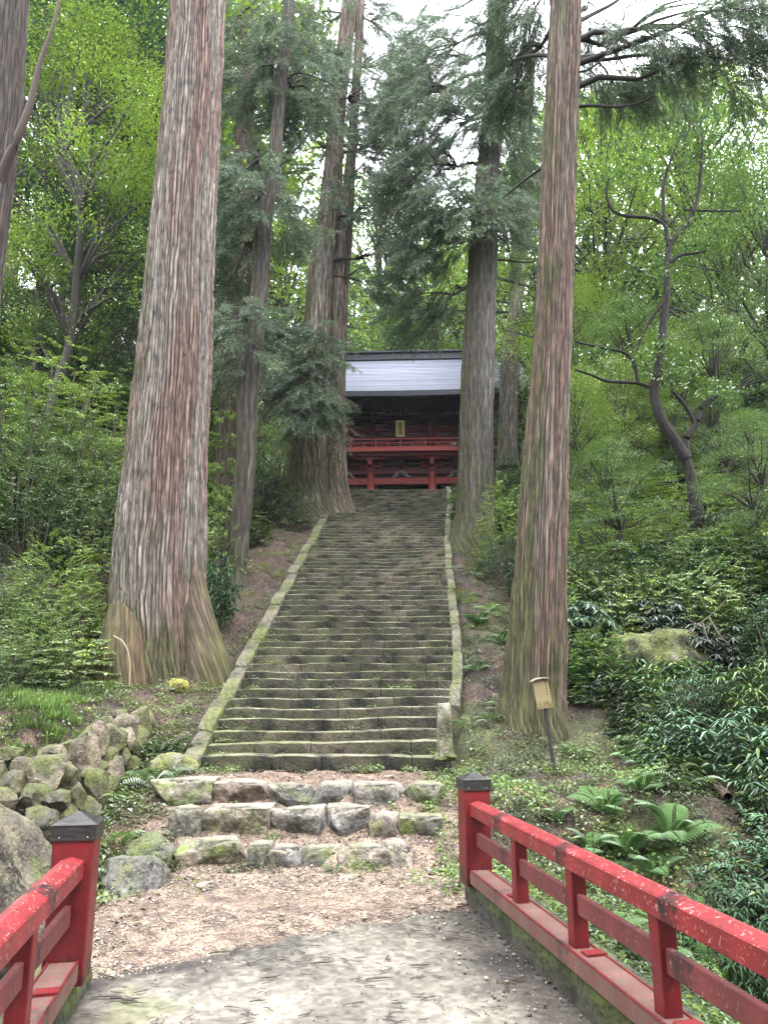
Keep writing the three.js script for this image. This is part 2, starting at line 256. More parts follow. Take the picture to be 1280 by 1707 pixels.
// ------------------------------------------------------------------ red railings
function boxUV(w, h, l, bevel = 0.006) { // bevelled bar along z, uv in metres
  const s = new THREE.Shape(); s.moveTo(-w / 2 + bevel, -h / 2); s.lineTo(w / 2 - bevel, -h / 2); s.lineTo(w / 2, -h / 2 + bevel); s.lineTo(w / 2, h / 2 - bevel); s.lineTo(w / 2 - bevel, h / 2); s.lineTo(-w / 2 + bevel, h / 2); s.lineTo(-w / 2, h / 2 - bevel); s.lineTo(-w / 2, -h / 2 + bevel); s.closePath();
  const g = new THREE.ExtrudeGeometry(s, { depth: l, bevelEnabled: false, steps: 1 }); g.translate(0, 0, -l / 2); return g;
}
function railing(label, post, kerbY, len, balusters, plates) {
  const t = thing('bridge_railing', label, 'railing', [post[0], kerbY, post[1]]);
  t.rotation.y = Math.atan2(-UB.x, -UB.z);     // local -z runs along the bridge away from the viewer
  const pw = 0.205, ph = 0.70;
  const pg = boxUV(pw, pw, ph, 0.008); pg.rotateX(Math.PI / 2); pg.translate(0, ph / 2 - 0.02, 0);
  const p = mesh('post', pg, M.rail, t);
  { const s = pw / 2 + 0.009, g = new THREE.BoxGeometry(2 * s, 0.075, 2 * s); g.translate(0, 0.7, 0); const py = new THREE.ConeGeometry((s + 0.006) * Math.SQRT2, 0.055, 4, 1); py.rotateY(Math.PI / 4); py.translate(0, 0.7375 + 0.0275, 0); const lip = new THREE.BoxGeometry(2 * s + 0.006, 0.008, 2 * s + 0.006); lip.translate(0, 0.666, 0);
    const c = mesh('post_cap', mergeGeometries([toCreasedNormals(g, 0.5), toCreasedNormals(py, 0.5), toCreasedNormals(lip, 0.5)].map((x) => { return x.index ? x.toNonIndexed() : x; })), M.cap, t);
    const q = new THREE.SphereGeometry(0.005, 6, 5); for (const x of [-0.07, 0.07]) mesh('nail', q, M.nail, c).position.set(x, 0.678, s + 0.002); }
  const z0 = pw / 2;
  { const s = new THREE.Shape(); const w = 0.062, h = 0.045; s.moveTo(-w + 0.004, -h); s.lineTo(w - 0.004, -h); s.lineTo(w, -h + 0.005); s.lineTo(w, h - 0.004); s.lineTo(w - 0.008, h + 0.003); s.lineTo(0, h + 0.02); s.lineTo(-w + 0.008, h + 0.003); s.lineTo(-w, h - 0.004); s.lineTo(-w, -h + 0.005); s.closePath();
    const g = new THREE.ExtrudeGeometry(s, { depth: len, bevelEnabled: false }); g.translate(0, 0.52, z0); mesh('top_rail', g, M.railTop, t); }
  const mid = boxUV(0.035, 0.10, len, 0.004); mid.translate(0, 0.305, z0 + len / 2); mesh('middle_rail', mid, M.railWorn, t);
  const sill = boxUV(0.15, 0.095, len, 0.006); sill.translate(0, 0.045, z0 + len / 2); const sl = mesh('sill', sill, M.sill, t);
  const e1 = boxUV(0.012, 0.012, len, 0.002); e1.translate(0.07, 0.0925, z0 + len / 2); const e2 = e1.clone(); e2.translate(-0.14, 0, 0); mesh('painted_edge', mergeGeometries([e1, e2]), M.rail, sl);
  for (const b of balusters) { const g = boxUV(0.085, 0.085, 0.385, 0.005); g.rotateX(Math.PI / 2); g.translate(0, 0.2825, b); mesh('baluster', g, M.rail, t); }
  for (const b of plates) { const g = boxUV(0.11, 0.012, 0.075, 0.003); g.rotateY(0.1); g.translate(0.02, 0.099, b); mesh('splice_plate', g, M.rail, sl); }
  return t;
}
railing('long weathered red wooden bridge railing beside the ferny ravine', [0.70, -6.36], 0.215, 8.2, [1.02, 1.92, 2.82, 3.72, 4.62, 5.52], [1.0 - 0.12, 2.06, 2.95]);
railing('short end of red wooden bridge railing in front of the big grey boulder', [-1.62, -4.36], 0.2, 6.2, [0.92, 1.82, 2.72, 3.62], [0.52]);
// ------------------------------------------------------------------ stone staircase
const mossC = [0.105, 0.135, 0.022], stoneC = [0.20, 0.185, 0.155], stoneD = [0.085, 0.075, 0.058];
function slab(x0, x1, d0, depth, yTop, h, seed, moss, yo = () => 0) { // a rough dressed stone: front edge at d0, top at yTop; ends butt with a joint
  const n = Math.max(3, Math.min(9, Math.round((x1 - x0) / 0.16)));
  const prof = [[0.02, -h], [0.0, -h * 0.6], [0.0, -0.016], [0.007, -0.003], [0.05, 0], [depth * 0.55, 0.004], [depth, 0.0]];
  const P = [], C = [], U = [], I = [], q = prof.length;
  for (let k = 0; k <= n; k++) { const x = lerp(x0, x1, k / n), end = (k === 0 || k === n) ? 1 : 0, sag = yo(x);
    prof.forEach(([a, y], m) => {
      const na = N3(x * 1.7, seed * 3.1, m * 0.15) * 0.016 + N3(x * 6, seed, m) * 0.010, ny = N3(x * 1.1, d0 * 2.7, 5) * 0.010 + N3(x * 5, seed, 9 + m) * 0.006;
      const xe = x + (k === 0 ? 0.006 : k === n ? -0.006 : 0);
      P.push(xe, yTop + y + (m > 0 ? ny : 0) + sag - (m > 1 && m < 6 ? end * 0.005 : 0), -(d0 + a + (m < 5 ? na : 0) + (m < 5 ? end * 0.005 : 0)));
      U.push(x * 1.3 + seed * 0.37, (d0 + a) * 1.3 + y * 1.3);
      const mn = fbm3(x * 1.2, d0 * 0.7, m * 0.3, 4) + fbm3(x * 8, d0 * 8, m, 2) * 0.5;
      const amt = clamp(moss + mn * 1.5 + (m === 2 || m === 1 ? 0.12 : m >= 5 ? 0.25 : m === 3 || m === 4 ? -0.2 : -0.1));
      let c = mix3(m <= 2 ? mix3([0.046, 0.037, 0.026], [0.112, 0.09, 0.06], sst(-0.4, 0.8, N3(x * 0.7, d0 * 0.45, 2) + 0.25 * N3(x * 4, d0 * 5, 3))) : [0.24, 0.21, 0.155], m <= 2 ? [0.035, 0.042, 0.012] : mossC, amt * 0.8);  // risers and their moss coloured darker than treads: overhead light painted in
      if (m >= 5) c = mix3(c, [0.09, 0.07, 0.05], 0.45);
      C.push(...c); }); }
  for (let k = 0; k < n; k++) for (let m = 0; m + 1 < q; m++) { const a = k * q + m, e = a + q; I.push(a, e, a + 1, a + 1, e, e + 1); }
  for (const [s, f] of [[0, 0], [n * q, 1]]) for (let m = 1; m + 1 < q; m++) f ? I.push(s, s + m + 1, s + m) : I.push(s, s + m, s + m + 1);
  const g = new THREE.BufferGeometry(); g.setAttribute('position', new THREE.Float32BufferAttribute(P, 3)); g.setAttribute('color', new THREE.Float32BufferAttribute(C, 3)); g.setAttribute('uv', new THREE.Float32BufferAttribute(U, 2)); g.setIndex(I); g.computeVertexNormals(); return toCreasedNormals(g, 0.55);
}
{
  const st = thing('stone_staircase', 'long mossy stone staircase climbing to the red gate', 'staircase');
  const R = mulberry(77), tread = (D1 - D0) / NSTEP, rise = (Y1 - Y0) / NSTEP;
  for (let k = 0; k < NSTEP; k++) {
    const d = D0 + k * tread, y = Y0 + (k + 1) * rise, a = xl(d) - 0.04, b = xr(d) + 0.03;
    const warp = (x) => 0.016 * N2(x * 0.4, k * 0.31) + (k > 22 && k < 33 ? 0.05 * sst(0.2, 1.4, x - 0.1) * Math.sin((k - 22) / 11 * Math.PI) : 0) + (k < 6 ? 0.03 * sst(-0.4, 0.8, x) * (k > 0 ? 1 : 0) : 0);
    const cuts = [a]; while (cuts[cuts.length - 1] < b - 1.1) cuts.push(cuts[cuts.length - 1] + rnd(R, 0.6, 1.4)); cuts.push(b);
    const skew = (x) => 0; let dj = rnd(R, -0.02, 0.02);
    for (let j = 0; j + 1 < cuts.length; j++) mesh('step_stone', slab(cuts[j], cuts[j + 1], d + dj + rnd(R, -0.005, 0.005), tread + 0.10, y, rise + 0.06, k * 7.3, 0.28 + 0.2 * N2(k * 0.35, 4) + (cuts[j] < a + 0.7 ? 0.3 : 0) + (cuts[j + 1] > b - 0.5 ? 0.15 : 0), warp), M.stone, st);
  }
  // mossy sloping edge stones on both sides
  for (const side of [-1, 1]) { let d = side < 0 ? D0 - 0.25 : D0 + 1.35; let k = 0;
    while (d < D1 + 0.2) { const len = Math.min(rnd(R, 0.55, 1.25), D1 + 0.35 - d); const n = 6, W = side < 0 ? 0.23 : 0.17, P = [], C = [], U = [], I = [];
      const prof = [[-W / 2, -0.35], [-W / 2, 0.005], [-W / 2 + 0.014, 0.022], [0, 0.026], [W / 2 - 0.014, 0.022], [W / 2, 0.005], [W / 2, -0.35]], q = prof.length;
      const off = rnd(R, -0.02, 0.02), oy = rnd(R, -0.02, 0.025), sl = (Y1 - Y0) / (D1 - D0);
      for (let i = 0; i <= n; i++) { const dd = d + 0.01 + (len - 0.02) * i / n, cx = (side < 0 ? xl(dd) - W / 2 - 0.02 : xr(dd) + W / 2 + 0.01) + off, cy = Y0 + (dd - D0) * sl + 0.14 + oy - (side < 0 ? 0 : 0.03), e = (i === 0 || i === n) ? 0.9 : 1;
        prof.forEach(([x, y], m) => { const nn = fbm3(dd * 4, m, side * 3, 3); P.push(cx + x * e + nn * 0.025, cy + y - (1 - e) * 0.12 + nn * 0.025, -dd); U.push(dd, x + y);
          const mn = fbm3(dd * 0.9, m * 0.3, side * 9 + 2, 4); let c = mix3([0.135, 0.118, 0.084], [0.085, 0.096, 0.022], clamp(0.62 + mn * 1.9 - (side > 0 ? 0.12 : 0))); if (m === 0 || m === 6) c = mix3(c, [0.06, 0.05, 0.03], 0.7); C.push(...c); }); }
      for (let i = 0; i < n; i++) for (let m = 0; m + 1 < q; m++) { const a = i * q + m, e = a + q; I.push(a, a + 1, e, a + 1, e + 1, e); }
      for (const [s, f] of [[0, 0], [n * q, 1]]) for (let m = 1; m + 1 < q; m++) f ? I.push(s, s + m, s + m + 1) : I.push(s, s + m + 1, s + m);
      const g = new THREE.BufferGeometry(); g.setAttribute('position', new THREE.Float32BufferAttribute(P, 3)); g.setAttribute('color', new THREE.Float32BufferAttribute(C, 3)); g.setAttribute('uv', new THREE.Float32BufferAttribute(U, 2)); g.setIndex(I); g.computeVertexNormals();
      mesh('edge_stone', toCreasedNormals(g, 0.45), M.stone, st); d += len + 0.008; k++; } }
}
// ------------------------------------------------------------------ boulders and rough stones
function rockGeo(sx, sy, sz, seed, { detail = 3, facets = 7, rough = 0.10, moss = 0.4, tone = stoneC, mossTone = mossC, boxy = 0.0, flat = 9, sharp = 0.85 } = {}) {
  const R = mulberry(seed * 7919 + 3), g0 = new THREE.IcosahedronGeometry(1, detail * 4), p = g0.attributes.position, planes = [];
  for (let k = 0; k < facets; k++) planes.push([unit(R), rnd(R, 0.62, 0.9)]);
  const merged = new Map(), P = [], C = [], U = [], I = [];
  for (let i = 0; i < p.count; i++) {
    const key = [p.getX(i), p.getY(i), p.getZ(i)].map((v) => Math.round(v * 1e4)).join();
    if (!merged.has(key)) {
      const v = V(p.getX(i), p.getY(i), p.getZ(i));
      if (boxy) { const m = Math.max(Math.abs(v.x), Math.abs(v.y), Math.abs(v.z)); v.multiplyScalar(lerp(1, 0.82 / m, boxy)); }
      for (const [n, h] of planes) { const t = v.dot(n); if (t > h) v.addScaledVector(n, (h - t) * sharp); }
      const nn = fbm3(v.x * 1.3 + seed, v.y * 1.3, v.z * 1.3, 5); v.multiplyScalar(1 + nn * rough * 2); if (v.y > flat) v.y = flat + (v.y - flat) * 0.12;
      const up = v.y, q = V(v.x * sx, v.y * sy, v.z * sz);
      merged.set(key, P.length / 3); P.push(q.x, q.y, q.z);
      const mn = fbm3(q.x * 2 + seed * 3, q.y * 2, q.z * 2, 4), mm = clamp((moss + up * 0.35 + mn * 1.3 - 0.25) * 1.4);
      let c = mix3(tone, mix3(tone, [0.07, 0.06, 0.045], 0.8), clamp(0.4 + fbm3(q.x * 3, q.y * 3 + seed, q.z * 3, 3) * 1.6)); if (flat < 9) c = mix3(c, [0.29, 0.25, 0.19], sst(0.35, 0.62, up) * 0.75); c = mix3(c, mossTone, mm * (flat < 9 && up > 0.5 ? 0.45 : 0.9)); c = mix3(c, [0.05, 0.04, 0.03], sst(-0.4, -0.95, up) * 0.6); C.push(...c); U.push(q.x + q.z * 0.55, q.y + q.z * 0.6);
    }
    I.push(merged.get(key));
  }
  const g = new THREE.BufferGeometry(); g.setAttribute('position', new THREE.Float32BufferAttribute(P, 3)); g.setAttribute('color', new THREE.Float32BufferAttribute(C, 3)); g.setAttribute('uv', new THREE.Float32BufferAttribute(U, 2)); g.setIndex(I); g.computeVertexNormals(); return boxMapped(g);
}
function boxMapped(g0) { const g = g0.index ? g0.toNonIndexed() : g0, p = g.attributes.position, u = g.attributes.uv, a = V(0, 0, 0), b = V(0, 0, 0), c = V(0, 0, 0); for (let i = 0; i < p.count; i += 3) { a.fromBufferAttribute(p, i); b.fromBufferAttribute(p, i + 1).sub(a); c.fromBufferAttribute(p, i + 2).sub(a); b.cross(c); const x = Math.abs(b.x), y = Math.abs(b.y), z = Math.abs(b.z); for (let k = 0; k < 3; k++) { const X = p.getX(i + k), Y = p.getY(i + k), Z = p.getZ(i + k); x > y && x > z ? u.setXY(i + k, Z * 1.2 + 0.3, Y * 1.2) : y > z ? u.setXY(i + k, X * 1.2, Z * 1.2) : u.setXY(i + k, X * 1.2 + 0.6, Y * 1.2); } } return g; }
function roughStep(label, d, list) {
  const t = thing('rough_stone_step', label, 'stone step'); let k = 0;
  for (const [x0, x1, yT, yB, moss, tone, box = 0.75] of list) { const m = mpp((yT + yB) / 2, d), a = at(x0, yT, d), b = at(x1, yB, d), w = (b.x - a.x) / 2, top = a.y, bot = Math.min(b.y, top - 0.12), h = (top - bot) / 2 + 0.06;
    const g = rockGeo(w * 1.24, h * 1.4, 0.34, d * 31 + k * 5 + 1, { detail: 3, facets: 8, rough: 0.05, moss: moss - 0.08, tone, boxy: box + 0.15, flat: 0.62, sharp: 1 }); const s = mesh('stone', g, M.stone, t); s.position.set((a.x + b.x) / 2, top - h * 0.87, -(d + 0.24)); s.rotation.y = rndS(k + d * 3) * 0.12; s.rotation.z = rndS(k * 3 + d) * 0.05; k++; }
}
const rndS = (k) => N2(k * 3.7, 1.3);
const tan = [0.30, 0.25, 0.19], grey = [0.21, 0.19, 0.17], pink = [0.27, 0.20, 0.16], dkgrey = [0.13, 0.12, 0.105];
roughStep('lowest of the rough stone steps, low worn blocks half sunk in gravel', 7.7, [[294, 411, 1405, 1447, 0.3, tan], [408, 447, 1412, 1450, 0.2, grey], [444, 502, 1416, 1453, 0.15, grey], [498, 566, 1418, 1452, 0.3, dkgrey], [560, 642, 1416, 1446, 0.25, tan], [636, 690, 1410, 1440, 0.1, tan]]);
roughStep('middle rough stone step of rounded blocks with two pale grey cobbles', 8.15, [[284, 336, 1350, 1388, 0.55, grey], [332, 448, 1348, 1392, 0.2, tan], [446, 539, 1351, 1396, -0.05, grey, 0.35], [540, 616, 1349, 1394, 0.1, grey, 0.4], [612, 669, 1361, 1400, 0.1, pink], [667, 738, 1364, 1398, 0.8, grey]]);
roughStep('uppermost rough stone step of squat blocks, a reddish one among them', 8.65, [[248, 351, 1302, 1334, 0.35, tan], [356, 446, 1306, 1336, 0.05, pink], [443, 517, 1310, 1340, 0.2, dkgrey], [514, 585, 1310, 1342, 0.2, dkgrey], [588, 677, 1309, 1344, 0.0, grey], [679, 738, 1310, 1340, 0.85, grey]]);
function boulder(name, label, pos, size, seed, opt, rot = [0, 0, 0]) { const m = mesh(name, rockGeo(...size, seed, opt), M.stone); m.position.set(...pos); m.rotation.set(...rot); return tag(m, label, 'boulder'); }
boulder('boulder', 'large smooth grey boulder behind the short red railing', [-3.2, 0.02, -6.45], [0.72, 0.92, 0.6], 3, { detail: 5, facets: 9, rough: 0.04, moss: 0.08, tone: [0.165, 0.14, 0.095], boxy: 0.45 }, [0.1, 0.5, 0.05]);
boulder('boulder', 'low mossy grey rock beside the foot of the rough steps', [at(222, 1432, 7.1).x, 0.02, -7.1], [0.33, 0.26, 0.36], 8, { detail: 4, facets: 8, rough: 0.06, moss: 0.12, tone: [0.14, 0.13, 0.11] }, [0, 0.7, 0]);
boulder('boulder', 'rounded green mossy rock touching the low grey one', [at(258, 1402, 7.75).x, 0.10, -7.75], [0.26, 0.24, 0.26], 9, { detail: 4, facets: 6, rough: 0.06, moss: 0.75, mossTone: [0.09, 0.11, 0.025] });
boulder('boulder', 'small yellow-green mossy stone at the lower end of the staircase edge', [at(290, 1270, 10).x, 0.72, -10.0], [0.3, 0.17, 0.24], 12, { detail: 3, moss: 0.8, mossTone: [0.16, 0.17, 0.04] });
boulder('boulder', 'bright yellow-green mossy stone by the root of the thick left cedar', [at(298, 1132, 12.4).x, ground(at(298, 1132, 12.4).x, 12.4) + 0.03, -12.4], [0.17, 0.14, 0.15], 14, { detail: 3, moss: 1.1, mossTone: [0.24, 0.22, 0.03] });
{ const p = gAt(1085, 12.6); boulder('boulder', 'large moss-covered boulder among bushes right of the sign', [p.x, p.y + 0.02, p.z], [0.85, 0.8, 0.7], 17, { detail: 5, facets: 3, rough: 0.12, moss: 1.15, tone: [0.16, 0.14, 0.11], mossTone: [0.10, 0.115, 0.025] }); }
{ const p = gAt(1170, 11.2); boulder('boulder', 'pale grey half-buried rock below the mossy boulder', [p.x, p.y + 0.1, p.z], [0.5, 0.35, 0.4], 18, { detail: 4, facets: 8, moss: 0.1, tone: [0.24, 0.21, 0.19] }); }
{ // dry boulder wall holding the grass terrace
  const t = thing('boulder_wall', 'dry wall of mossy boulders holding up the grassy terrace', 'retaining wall'); const R = mulberry(404);
  let k = 0; const put = (px, py, D, w, h, moss, tone, seed) => { const p = at(px, py, D), m = mpp(py, D); const s = mesh('stone', rockGeo(w * m / 2 * 1.12, h * m / 2 * 1.12, Math.min(w, h) * m / 2 * 1.1 + 0.08, seed || 500 + k, { detail: 3, facets: 15, rough: 0.045, sharp: 1, moss: moss + 0.12, tone: [tone[0] * 0.95, tone[1] * 0.9, tone[2] * 0.75], boxy: 0.5, mossTone: [0.085, 0.095, 0.022] }), M.stone, t); s.position.copy(p); s.rotation.set(rnd(R, -0.15, 0.15), rnd(R, -0.5, 0.5), rnd(R, -0.2, 0.2)); k++; };
  const g1 = [0.20, 0.17, 0.13], g2 = [0.25, 0.215, 0.175], g3 = [0.14, 0.125, 0.10];
  put(72, 1290, 8.0, 72, 78, 0.25, g2); put(25, 1315, 7.8, 50, 60, 0.55, g3); put(45, 1285, 8.2, 50, 48, 0.65, g1); put(110, 1300, 8.2, 46, 62, 0.2, g1); put(142, 1260, 8.8, 52, 100, 0.15, g2); put(160, 1240, 9.2, 44, 72, 0.05, [0.26, 0.2, 0.175]);
  put(160, 1315, 8.5, 38, 66, 0.75, g1); put(128, 1330, 8.1, 34, 50, 0.4, g3); put(185, 1236, 9.6, 48, 60, 0.6, g3); put(190, 1285, 9.2, 36, 50, 0.3, g1); put(213, 1215, 10.1, 36, 60, 0.15, g2); put(205, 1262, 9.8, 30, 34, 0.65, g1); put(228, 1248, 10.2, 26, 30, 0.7, g3); put(236, 1205, 10.8, 34, 56, 0.35, g1);
  put(222, 1275, 9.9, 22, 28, 0.8, g1); put(95, 1335, 7.7, 40, 40, 0.3, g3); put(-20, 1300, 7.8, 60, 70, 0.4, g2); put(200, 1195, 10.6, 30, 26, 0.8, g1); put(168, 1280, 9.0, 22, 26, 0.3, g3); put(250, 1210, 11.2, 26, 44, 0.7, g1);
  put(68, 1372, 7.55, 60, 56, 0.5, g3); put(112, 1366, 7.85, 48, 50, 0.55, g1); put(148, 1350, 8.25, 38, 44, 0.6, g3); put(176, 1336, 8.6, 30, 36, 0.7, g1);
  put(92, 1262, 8.5, 52, 42, 0.5, g1); put(122, 1252, 8.9, 40, 44, 0.55, g3); put(178, 1262, 9.3, 34, 40, 0.35, g3); put(172, 1216, 9.8, 40, 42, 0.5, g1); put(18, 1268, 8.4, 56, 44, 0.6, g3); put(148, 1296, 8.6, 30, 44, 0.45, g1); put(206, 1232, 9.9, 34, 40, 0.4, g2); put(232, 1228, 10.5, 26, 36, 0.5, g1); put(180, 1310, 8.8, 26, 34, 0.7, g3); put(-10, 1345, 7.5, 60, 60, 0.4, g1); put(60, 1330, 7.7, 52, 44, 0.5, g3);
}
// ------------------------------------------------------------------ the gate
{
  const G = thing('temple_gate', 'two-storey dark red wooden temple gate with pale metal roof at the stair head', 'temple gate', [0.9, Y1, -39]); G.rotation.y = -0.045;
  const red = (r, g, b, o = {}) => std({ color: new THREE.Color(r, g, b), map: paintTex, roughness: 0.7, ...o });
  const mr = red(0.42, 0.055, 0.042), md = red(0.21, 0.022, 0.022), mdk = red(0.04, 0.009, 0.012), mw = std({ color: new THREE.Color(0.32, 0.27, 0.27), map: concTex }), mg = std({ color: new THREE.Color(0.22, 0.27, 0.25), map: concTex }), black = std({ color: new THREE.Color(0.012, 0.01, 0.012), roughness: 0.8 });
  const ridgeM = std({ color: new THREE.Color(0.03, 0.034, 0.045), map: paintTex, roughness: 0.45, metalness: 0.4 });
  const bx = (name, x0, x1, y0, y1, z0, z1, m, p = G) => { const g = new THREE.BoxGeometry(x1 - x0, y1 - y0, z1 - z0); g.translate((x0 + x1) / 2, (y0 + y1) / 2, (z0 + z1) / 2); return mesh(name, g, m, p); };
  const pil = [-4.15, -1.62, 1.62, 4.15], DEP = -5;
  for (const x of pil) for (const z of [0, DEP / 2, DEP]) { const g = new THREE.CylinderGeometry(0.2, 0.21, 4.4, 20); g.translate(x, 2.2, z - 0.2); mesh('pillar', g, mr, G); }
  bx('stone_floor', -5.2, 5.2, -0.3, 0.16, DEP - 1, 0.9, std({ color: new THREE.Color(0.2, 0.19, 0.17), map: stoneTex }));
  for (let b = 0; b < 3; b++) { const a = pil[b] + 0.17, c = pil[b + 1] - 0.17;
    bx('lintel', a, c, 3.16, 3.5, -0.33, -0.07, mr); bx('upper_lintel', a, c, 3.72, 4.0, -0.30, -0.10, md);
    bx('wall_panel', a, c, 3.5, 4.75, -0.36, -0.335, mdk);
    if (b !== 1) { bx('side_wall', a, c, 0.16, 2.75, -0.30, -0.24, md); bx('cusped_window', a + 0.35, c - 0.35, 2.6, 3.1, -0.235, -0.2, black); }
    const mid = (a + c) / 2, W = b === 1 ? 0.58 : 0.52;
    { // carved frog-leg strut
      const s = new THREE.Shape(); s.moveTo(-W, 0); s.bezierCurveTo(-W * 0.55, 0.02, -W * 0.6, 0.3, -W * 0.25, 0.33); s.lineTo(W * 0.25, 0.33); s.bezierCurveTo(W * 0.6, 0.3, W * 0.55, 0.02, W, 0); s.lineTo(W * 0.62, -0.0); s.bezierCurveTo(W * 0.4, 0.05, W * 0.38, 0.2, W * 0.16, 0.24); s.lineTo(-W * 0.16, 0.24); s.bezierCurveTo(-W * 0.38, 0.2, -W * 0.4, 0.05, -W * 0.62, 0); s.closePath();
      const g = new THREE.ExtrudeGeometry(s, { depth: 0.06, bevelEnabled: true, bevelSize: 0.012, bevelThickness: 0.012, bevelSegments: 1 }); g.translate(mid, 3.5, -0.09); const fl = mesh('frog_leg_strut', g, mw, G);
      const parts = []; for (let k = 0; k < 7; k++) { const q = new THREE.TorusGeometry(0.05, 0.017, 5, 10, 4.6); q.rotateZ(k * 1.3); q.translate(mid + (k - 3) * 0.095, 3.58 + 0.09 * (1 - Math.abs(k - 3) / 3.2), -0.06); parts.push(q); } const cv = mesh('carving', mergeGeometries(parts), mg, fl); cv.userData.kind = 'stuff'; }
    for (const [y0, y1, z] of [[4.08, 4.14, -0.30], [4.30, 4.36, -0.30]]) for (const [u, v] of [[0.13, 0.46], [0.54, 0.87]]) bx('plaster_strip', lerp(a, c, u), lerp(a, c, v), y0, y1, z - 0.03, z, mw);
  }
  // bracket clusters under the balcony and under the eaves
  const bracket = (x, y, z, s, m) => { const t = new THREE.Group(); t.name = 'bracket_cluster'; t.position.set(x, y, z); t.scale.setScalar(s); G.add(t);
    bx('block', -0.17, 0.17, 0, 0.2, -0.17, 0.17, m, t); bx('arm', -0.62, 0.62, 0.2, 0.36, -0.09, 0.09, m, t); bx('arm', -0.08, 0.08, 0.203, 0.363, -0.2, 0.75, m, t); for (const q of [-0.5, 0, 0.5]) bx('block', q - 0.13, q + 0.13, 0.364, 0.5, -0.13, 0.13, m, t); bx('block', -0.13, 0.13, 0.366, 0.5, 0.5, 0.76, m, t); bx('arm', -0.8, 0.8, 0.502, 0.63, 0.54, 0.72, m, t); };
  for (const x of pil) bracket(x, 3.85, -0.1, 1.0, mr); for (const x of [-2.88, 0, 2.88]) bracket(x, 4.02, -0.1, 0.7, md);
  bx('balcony_floor', -5.3, 5.3, 4.62, 4.80, DEP - 1.1, 1.05, mr); bx('balcony_beam', -5.2, 5.2, 4.44, 4.616, 0.62, 0.80, md);
  { const rail = new THREE.Group(); rail.name = 'balcony_railing'; G.add(rail); for (const [y, h, w] of [[5.30, 0.07, 0.09], [5.10, 0.05, 0.06], [4.86, 0.07, 0.08]]) bx('rail', -5.35, 5.35, y - h / 2, y + h / 2, 0.92 - w / 2, 0.92 + w / 2, mr, rail);
    for (let k = 0; k <= 16; k++) { const x = -5.2 + k * 0.65; bx('post', x - 0.04, x + 0.04, 4.8, k % 2 ? 5.09 : 5.28, 0.885, 0.955, mr, rail); } }
  bx('light_box', -3.32 + 6.0, -3.1 + 6.0, 4.9, 5.06, 0.99, 1.07, mw); bx('light_box', -3.3, -3.08, 4.9, 5.06, 0.99, 1.07, mw);
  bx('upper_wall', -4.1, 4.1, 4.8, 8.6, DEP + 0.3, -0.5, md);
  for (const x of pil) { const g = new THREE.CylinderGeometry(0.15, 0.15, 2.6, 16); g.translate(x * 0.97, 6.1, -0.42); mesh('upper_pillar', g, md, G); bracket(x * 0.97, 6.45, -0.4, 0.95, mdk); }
  for (let b = 0; b < 3; b++) { const a = pil[b] * 0.97 + 0.16, c = pil[b + 1] * 0.97 - 0.16; bx('tie_beam', a, c, 6.2, 6.4, -0.5, -0.36, md);
    for (const [y0, y1] of [[6.02, 6.07], [6.46, 6.51]]) for (const [u, v] of [[0.12, 0.4], [0.6, 0.88]]) bx('plaster_strip', lerp(a, c, u), lerp(a, c, v), y0, y1, -0.5, -0.455, mw);
    const n = b === 1 ? 15 : 9, w = b === 1 ? 2.25 : 1.25, mid = (a + c) / 2; for (let k = 0; k < n; k++) { const u = (k / (n - 1)) * 2 - 1, h = 0.30 * (1 - u * u * u * u) + 0.07; bx('ventilator_rib', mid + u * w / 2 - 0.042, mid + u * w / 2 + 0.042, 6.86, 6.86 + h, 0.25, 0.29, mg); } }
  bx('eave_purlin', -5.0, 5.0, 6.62, 6.8, 0.22, 0.40, mdk);
  // plaque
  { const c = document.createElement('canvas'); c.width = 256; c.height = 480; const x = c.getContext('2d'); x.fillStyle = '#d9cfb0'; x.fillRect(0, 0, 256, 480); x.fillStyle = '#c3a25a'; x.fillRect(28, 28, 200, 424); x.strokeStyle = '#6d5120'; x.lineWidth = 6; x.strokeRect(44, 42, 168, 394); x.strokeStyle = '#4a2f0c'; x.lineWidth = 13; x.lineCap = 'round';
    const st = (...p) => { x.beginPath(); x.moveTo(p[0], p[1]); for (let i = 2; i < p.length; i += 2) x.lineTo(p[i], p[i + 1]); x.stroke(); };
    st(96, 74, 168, 66); st(100, 76, 96, 130, 76, 168); st(112, 96, 150, 92); st(128, 82, 128, 146); st(106, 120, 158, 114); st(150, 92, 160, 140, 182, 164); st(112, 150, 146, 138); st(96, 172, 140, 160);
    st(92, 196, 166, 192); st(128, 182, 128, 216); st(106, 214, 152, 212, 152, 256, 106, 258, 106, 214); st(108, 236, 150, 234); st(100, 276, 128, 268, 158, 276); st(128, 256, 128, 292);
    st(100, 318, 156, 312); st(128, 300, 128, 342); st(80, 344, 178, 338); st(148, 330, 148, 404, 132, 412); st(92, 366, 166, 360); st(110, 378, 120, 392);
    const t = new THREE.CanvasTexture(c); t.colorSpace = THREE.SRGBColorSpace; const pq = new THREE.Group(); pq.name = 'name_plaque'; pq.position.set(-0.03, 6.15, 0.12); pq.rotation.x = 0.2; G.add(pq); pq.userData.label = 'small gilded plaque with dark characters';
    bx('plaque_frame', -0.28, 0.28, -0.5, 0.5, -0.05, 0.0, black, pq); const g = new THREE.BoxGeometry(0.46, 0.86, 0.04); mesh('plaque_board', g, std({ map: t, roughness: 0.6 }), pq).position.z = 0.025; }
  // rafters and the two tiers of eaves
  for (let k = 0; k < 66; k++) { const x = -6.5 + k * 0.2, g = new THREE.BoxGeometry(0.085, 0.1, 2.75); g.rotateX(0.16); g.translate(x, 7.18, 0.95); mesh('rafter', g, mdk, G); }
